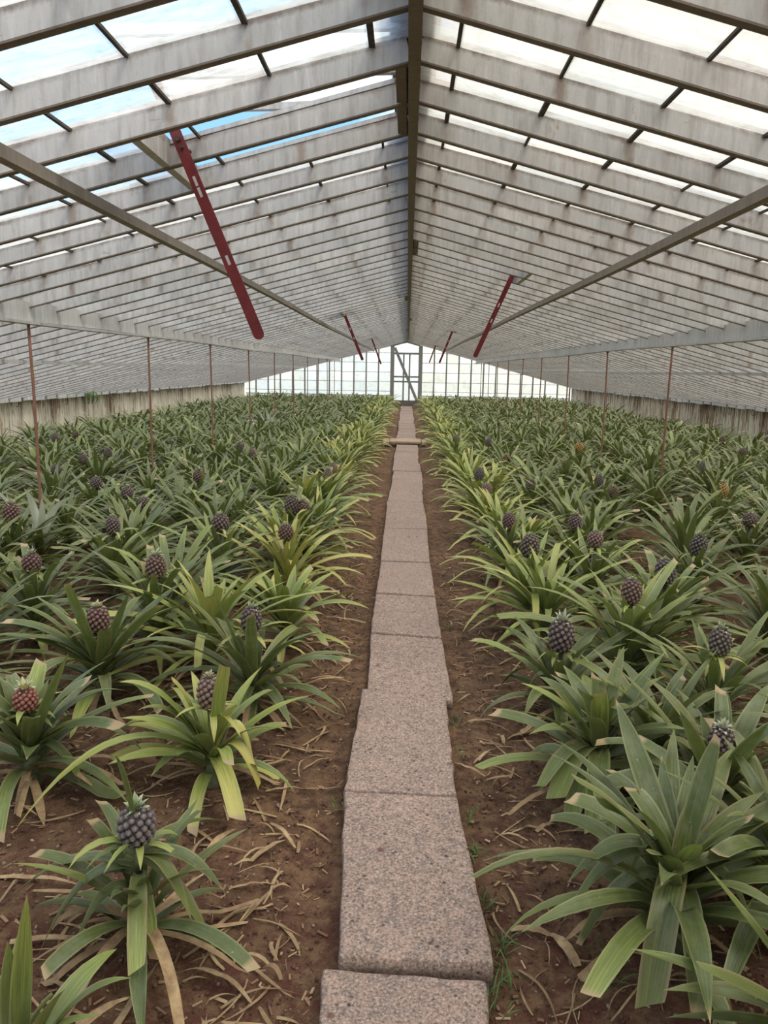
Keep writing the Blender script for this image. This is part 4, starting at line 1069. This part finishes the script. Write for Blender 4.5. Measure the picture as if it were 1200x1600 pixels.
dl = [(420, 1322, .16, .9, .022, 'straight tan dead leaf lying between the yellow plant and the path'), (395, 1375, .14, .2, .012, 'thin straw-like dead leaf beside the bare-trunked plant'),
      (455, 1232, .20, .1, .014, 'long narrow dead leaf pointing from the yellow plant to the path'), (500, 1190, .16, .7, .010, 'thin pale stalk near the path below the nearest left plants'),
      (330, 1445, .22, .35, .02, 'curled dead leaf under the right side of the bare-trunked plant'), (350, 1530, .2, -.6, .018, 'dead leaf with frayed tip on bare soil at the lower left'),
      (210, 1560, .30, 1.4, .022, 'brown drooping dead leaf at the foot of the bare-trunked plant'), (100, 1480, .3, .1, .025, 'broad tan dead leaf left of the bare trunk'), (60, 1385, .3, -.1, .02, 'flat dead leaf near the left edge'),
      (300, 1380, .2, 1.0, .02, 'upturned straw coloured dead leaf between the first two plants'), (345, 1320, .22, 1.2, .02, 'dead leaf hanging below the yellow plant'), (500, 1070, .3, .6, .010, 'twig-like dead leaf beside the path, left'), (520, 1005, .3, .05, .012, 'pale straight dead leaf across the left margin'),
      (540, 965, .3, -.3, .014, 'dead leaf pair on the left margin beside the fifth slab'), (430, 1140, .2, .1, .014, 'dead leaf tip under the dark-fruited edge plant'), (940, 1500, .2, .75, .034, 'broad pale dead leaf lying under the largest right plant'),
      (880, 1475, .14, 2.0, .03, 'torn brown dead leaf piece in the right margin'), (855, 1285, .10, .5, .02, 'short flat leaf scrap on the right margin'), (805, 1298, .10, -.4, .014, 'straw-coloured splinter on the right margin'), (785, 1155, .07, 1.6, .016, 'small upright-lying leaf scrap on the right margin'),
      (735, 1197, .16, -.7, .010, 'thin dark twig beside the third slab'), (800, 1070, .2, .3, .02, 'dead leaf fanned out beneath the big dark fruit plant'), (770, 1012, .2, .1, .02, 'tan dead leaf tips below the right edge plants'), (755, 1125, .14, .1, .012, 'curled straw below the big dark fruit plant'),
      (470, 905, .25, .1, .014, 'dead leaf on the left margin further along'), (740, 930, .2, .3, .014, 'dead leaf on the right margin further along'), (735, 965, .25, -.1, .012, 'second thin dead leaf on the right margin'), (760, 1180, .1, .8, .014, 'tan chip-like scrap near the third slab'),
      (440, 1300, .18, -.9, .016, 'bent straw between yellow plant and path'), (830, 1450, .12, -.2, .022, 'pale curled scrap below the hanging broad leaves')]
for a in dl: dry_blade(*a)

def tuft(px, py, n, L, label):
    p = atz(px, py, -.03); x, y = float(p[0]), float(p[1]); m = MB()
    for i in range(n):
        dx, dy = random.uniform(-.025, .025), random.uniform(-.05, .05); az = random.uniform(0, 6.28); k = len(m.v)
        arc_leaf(m, az, rad(random.uniform(30, 80)), rad(random.uniform(20, 90)), random.uniform(.5, 1) * L, .004, 0, r0=.003, n=6, nu=3, floor=.003)
        for j in range(k, len(m.v)): m.v[j] = (m.v[j][0] + dx, m.v[j][1] + dy, m.v[j][2])
    o = m.build('weed_tuft', MAT['weed'], smooth=True); o.location = (x, y, float(gz(x, y))); tag(o, label, 'weed', 'small weeds along the path')
for a in [(782, 1480, 22, .09, 'grass tuft at the near right corner of the second slab'), (760, 1400, 18, .08, 'grass tuft halfway along the second slab'), (745, 1330, 16, .07, 'fine grass tuft beside the second slab'), (724, 1175, 10, .05, 'tiny weed by the third slab'),
          (735, 1262, 14, .05, 'leafy weed at the far right corner of the second slab'), (712, 1125, 14, .09, 'grass blades at the broken corner of the fourth slab'), (768, 1560, 10, .12, 'long green blades beside the nearest slab'), (790, 1520, 14, .08, 'pale grass tuft right of the nearest joint'),
          (700, 975, 8, .04, 'tiny green weed by the fifth slab'), (532, 1245, 8, .04, 'small weed at the left joint of the second and third slabs'), (955, 1520, 14, .15, 'grass blades under the largest right plant')]:
    tuft(*a)

def fern(loc, label, name='fern', n=7, L=.28, hang=False):
    m = MB()
    for i in range(n):
        az = i * 2.4 + random.uniform(-.3, .3); p = np.array([0, 0, .02]); el = rad(60 if not hang else 10)
        for k in range(12):
            t = k / 11; q = p + (np.array([math.cos(az), math.sin(az), 0]) * math.cos(el) + np.array([0, 0, math.sin(el)])) * L / 11
            el -= rad(9 if not hang else 14); w = L * (.12 if hang else .28) * (1 - t * .9)
            sd = np.array([math.sin(az), -math.cos(az), 0]); T = q - p
            m.add([p - sd * .0015, p + sd * .0015, q + sd * .0015, q - sd * .0015], [(0, 1, 2, 3)], 0, [(0.5, t, .1, .5)] * 4)
            for s in (-1, 1): m.add([p, p + T * .8, p + s * sd * w + T * .9 - np.array([0, 0, w * .2]), p + s * sd * w * .6 - T * .0], [(0, 1, 2, 3)], 0, [(.5, t, .1, .5)] * 4)
            p = q
    o = m.build(name, MAT['weed']); o.location = loc; tag(o, label, 'fern'); return o
p = atz(5, 1130, .0); fern((float(p[0]), float(p[1]), float(gz(p[0], p[1]))), 'small bright green fern at the left edge above the red fruit', L=.34)
p = aty(133, 600, 17.2); fern((-HW + .08, 17.2, .98), 'green weed hanging from the eaves on the left wall', 'hanging_weed', 14, .42, True)

# sun behind thin cloud: high, wide and soft
sd = bpy.data.lights.new('veiled_sun', 'SUN'); sd.energy = 2.6; sd.angle = rad(16); sd.color = (1.0, .93, .82)
so = bpy.data.objects.new('veiled_sun', sd); COL.objects.link(so); so.rotation_euler = (rad(14), rad(24), 0)

# ------------------------------------------------------------------ render look
vs_ = SC.view_settings; vs_.view_transform = 'Standard'; vs_.look = 'None'; vs_.gamma = 1.0; vs_.exposure = .70; vs_.use_curve_mapping = False
SC.cycles.max_bounces = 8; SC.cycles.diffuse_bounces = 4; SC.cycles.transparent_max_bounces = 12
SC.cycles.sample_clamp_indirect = 6
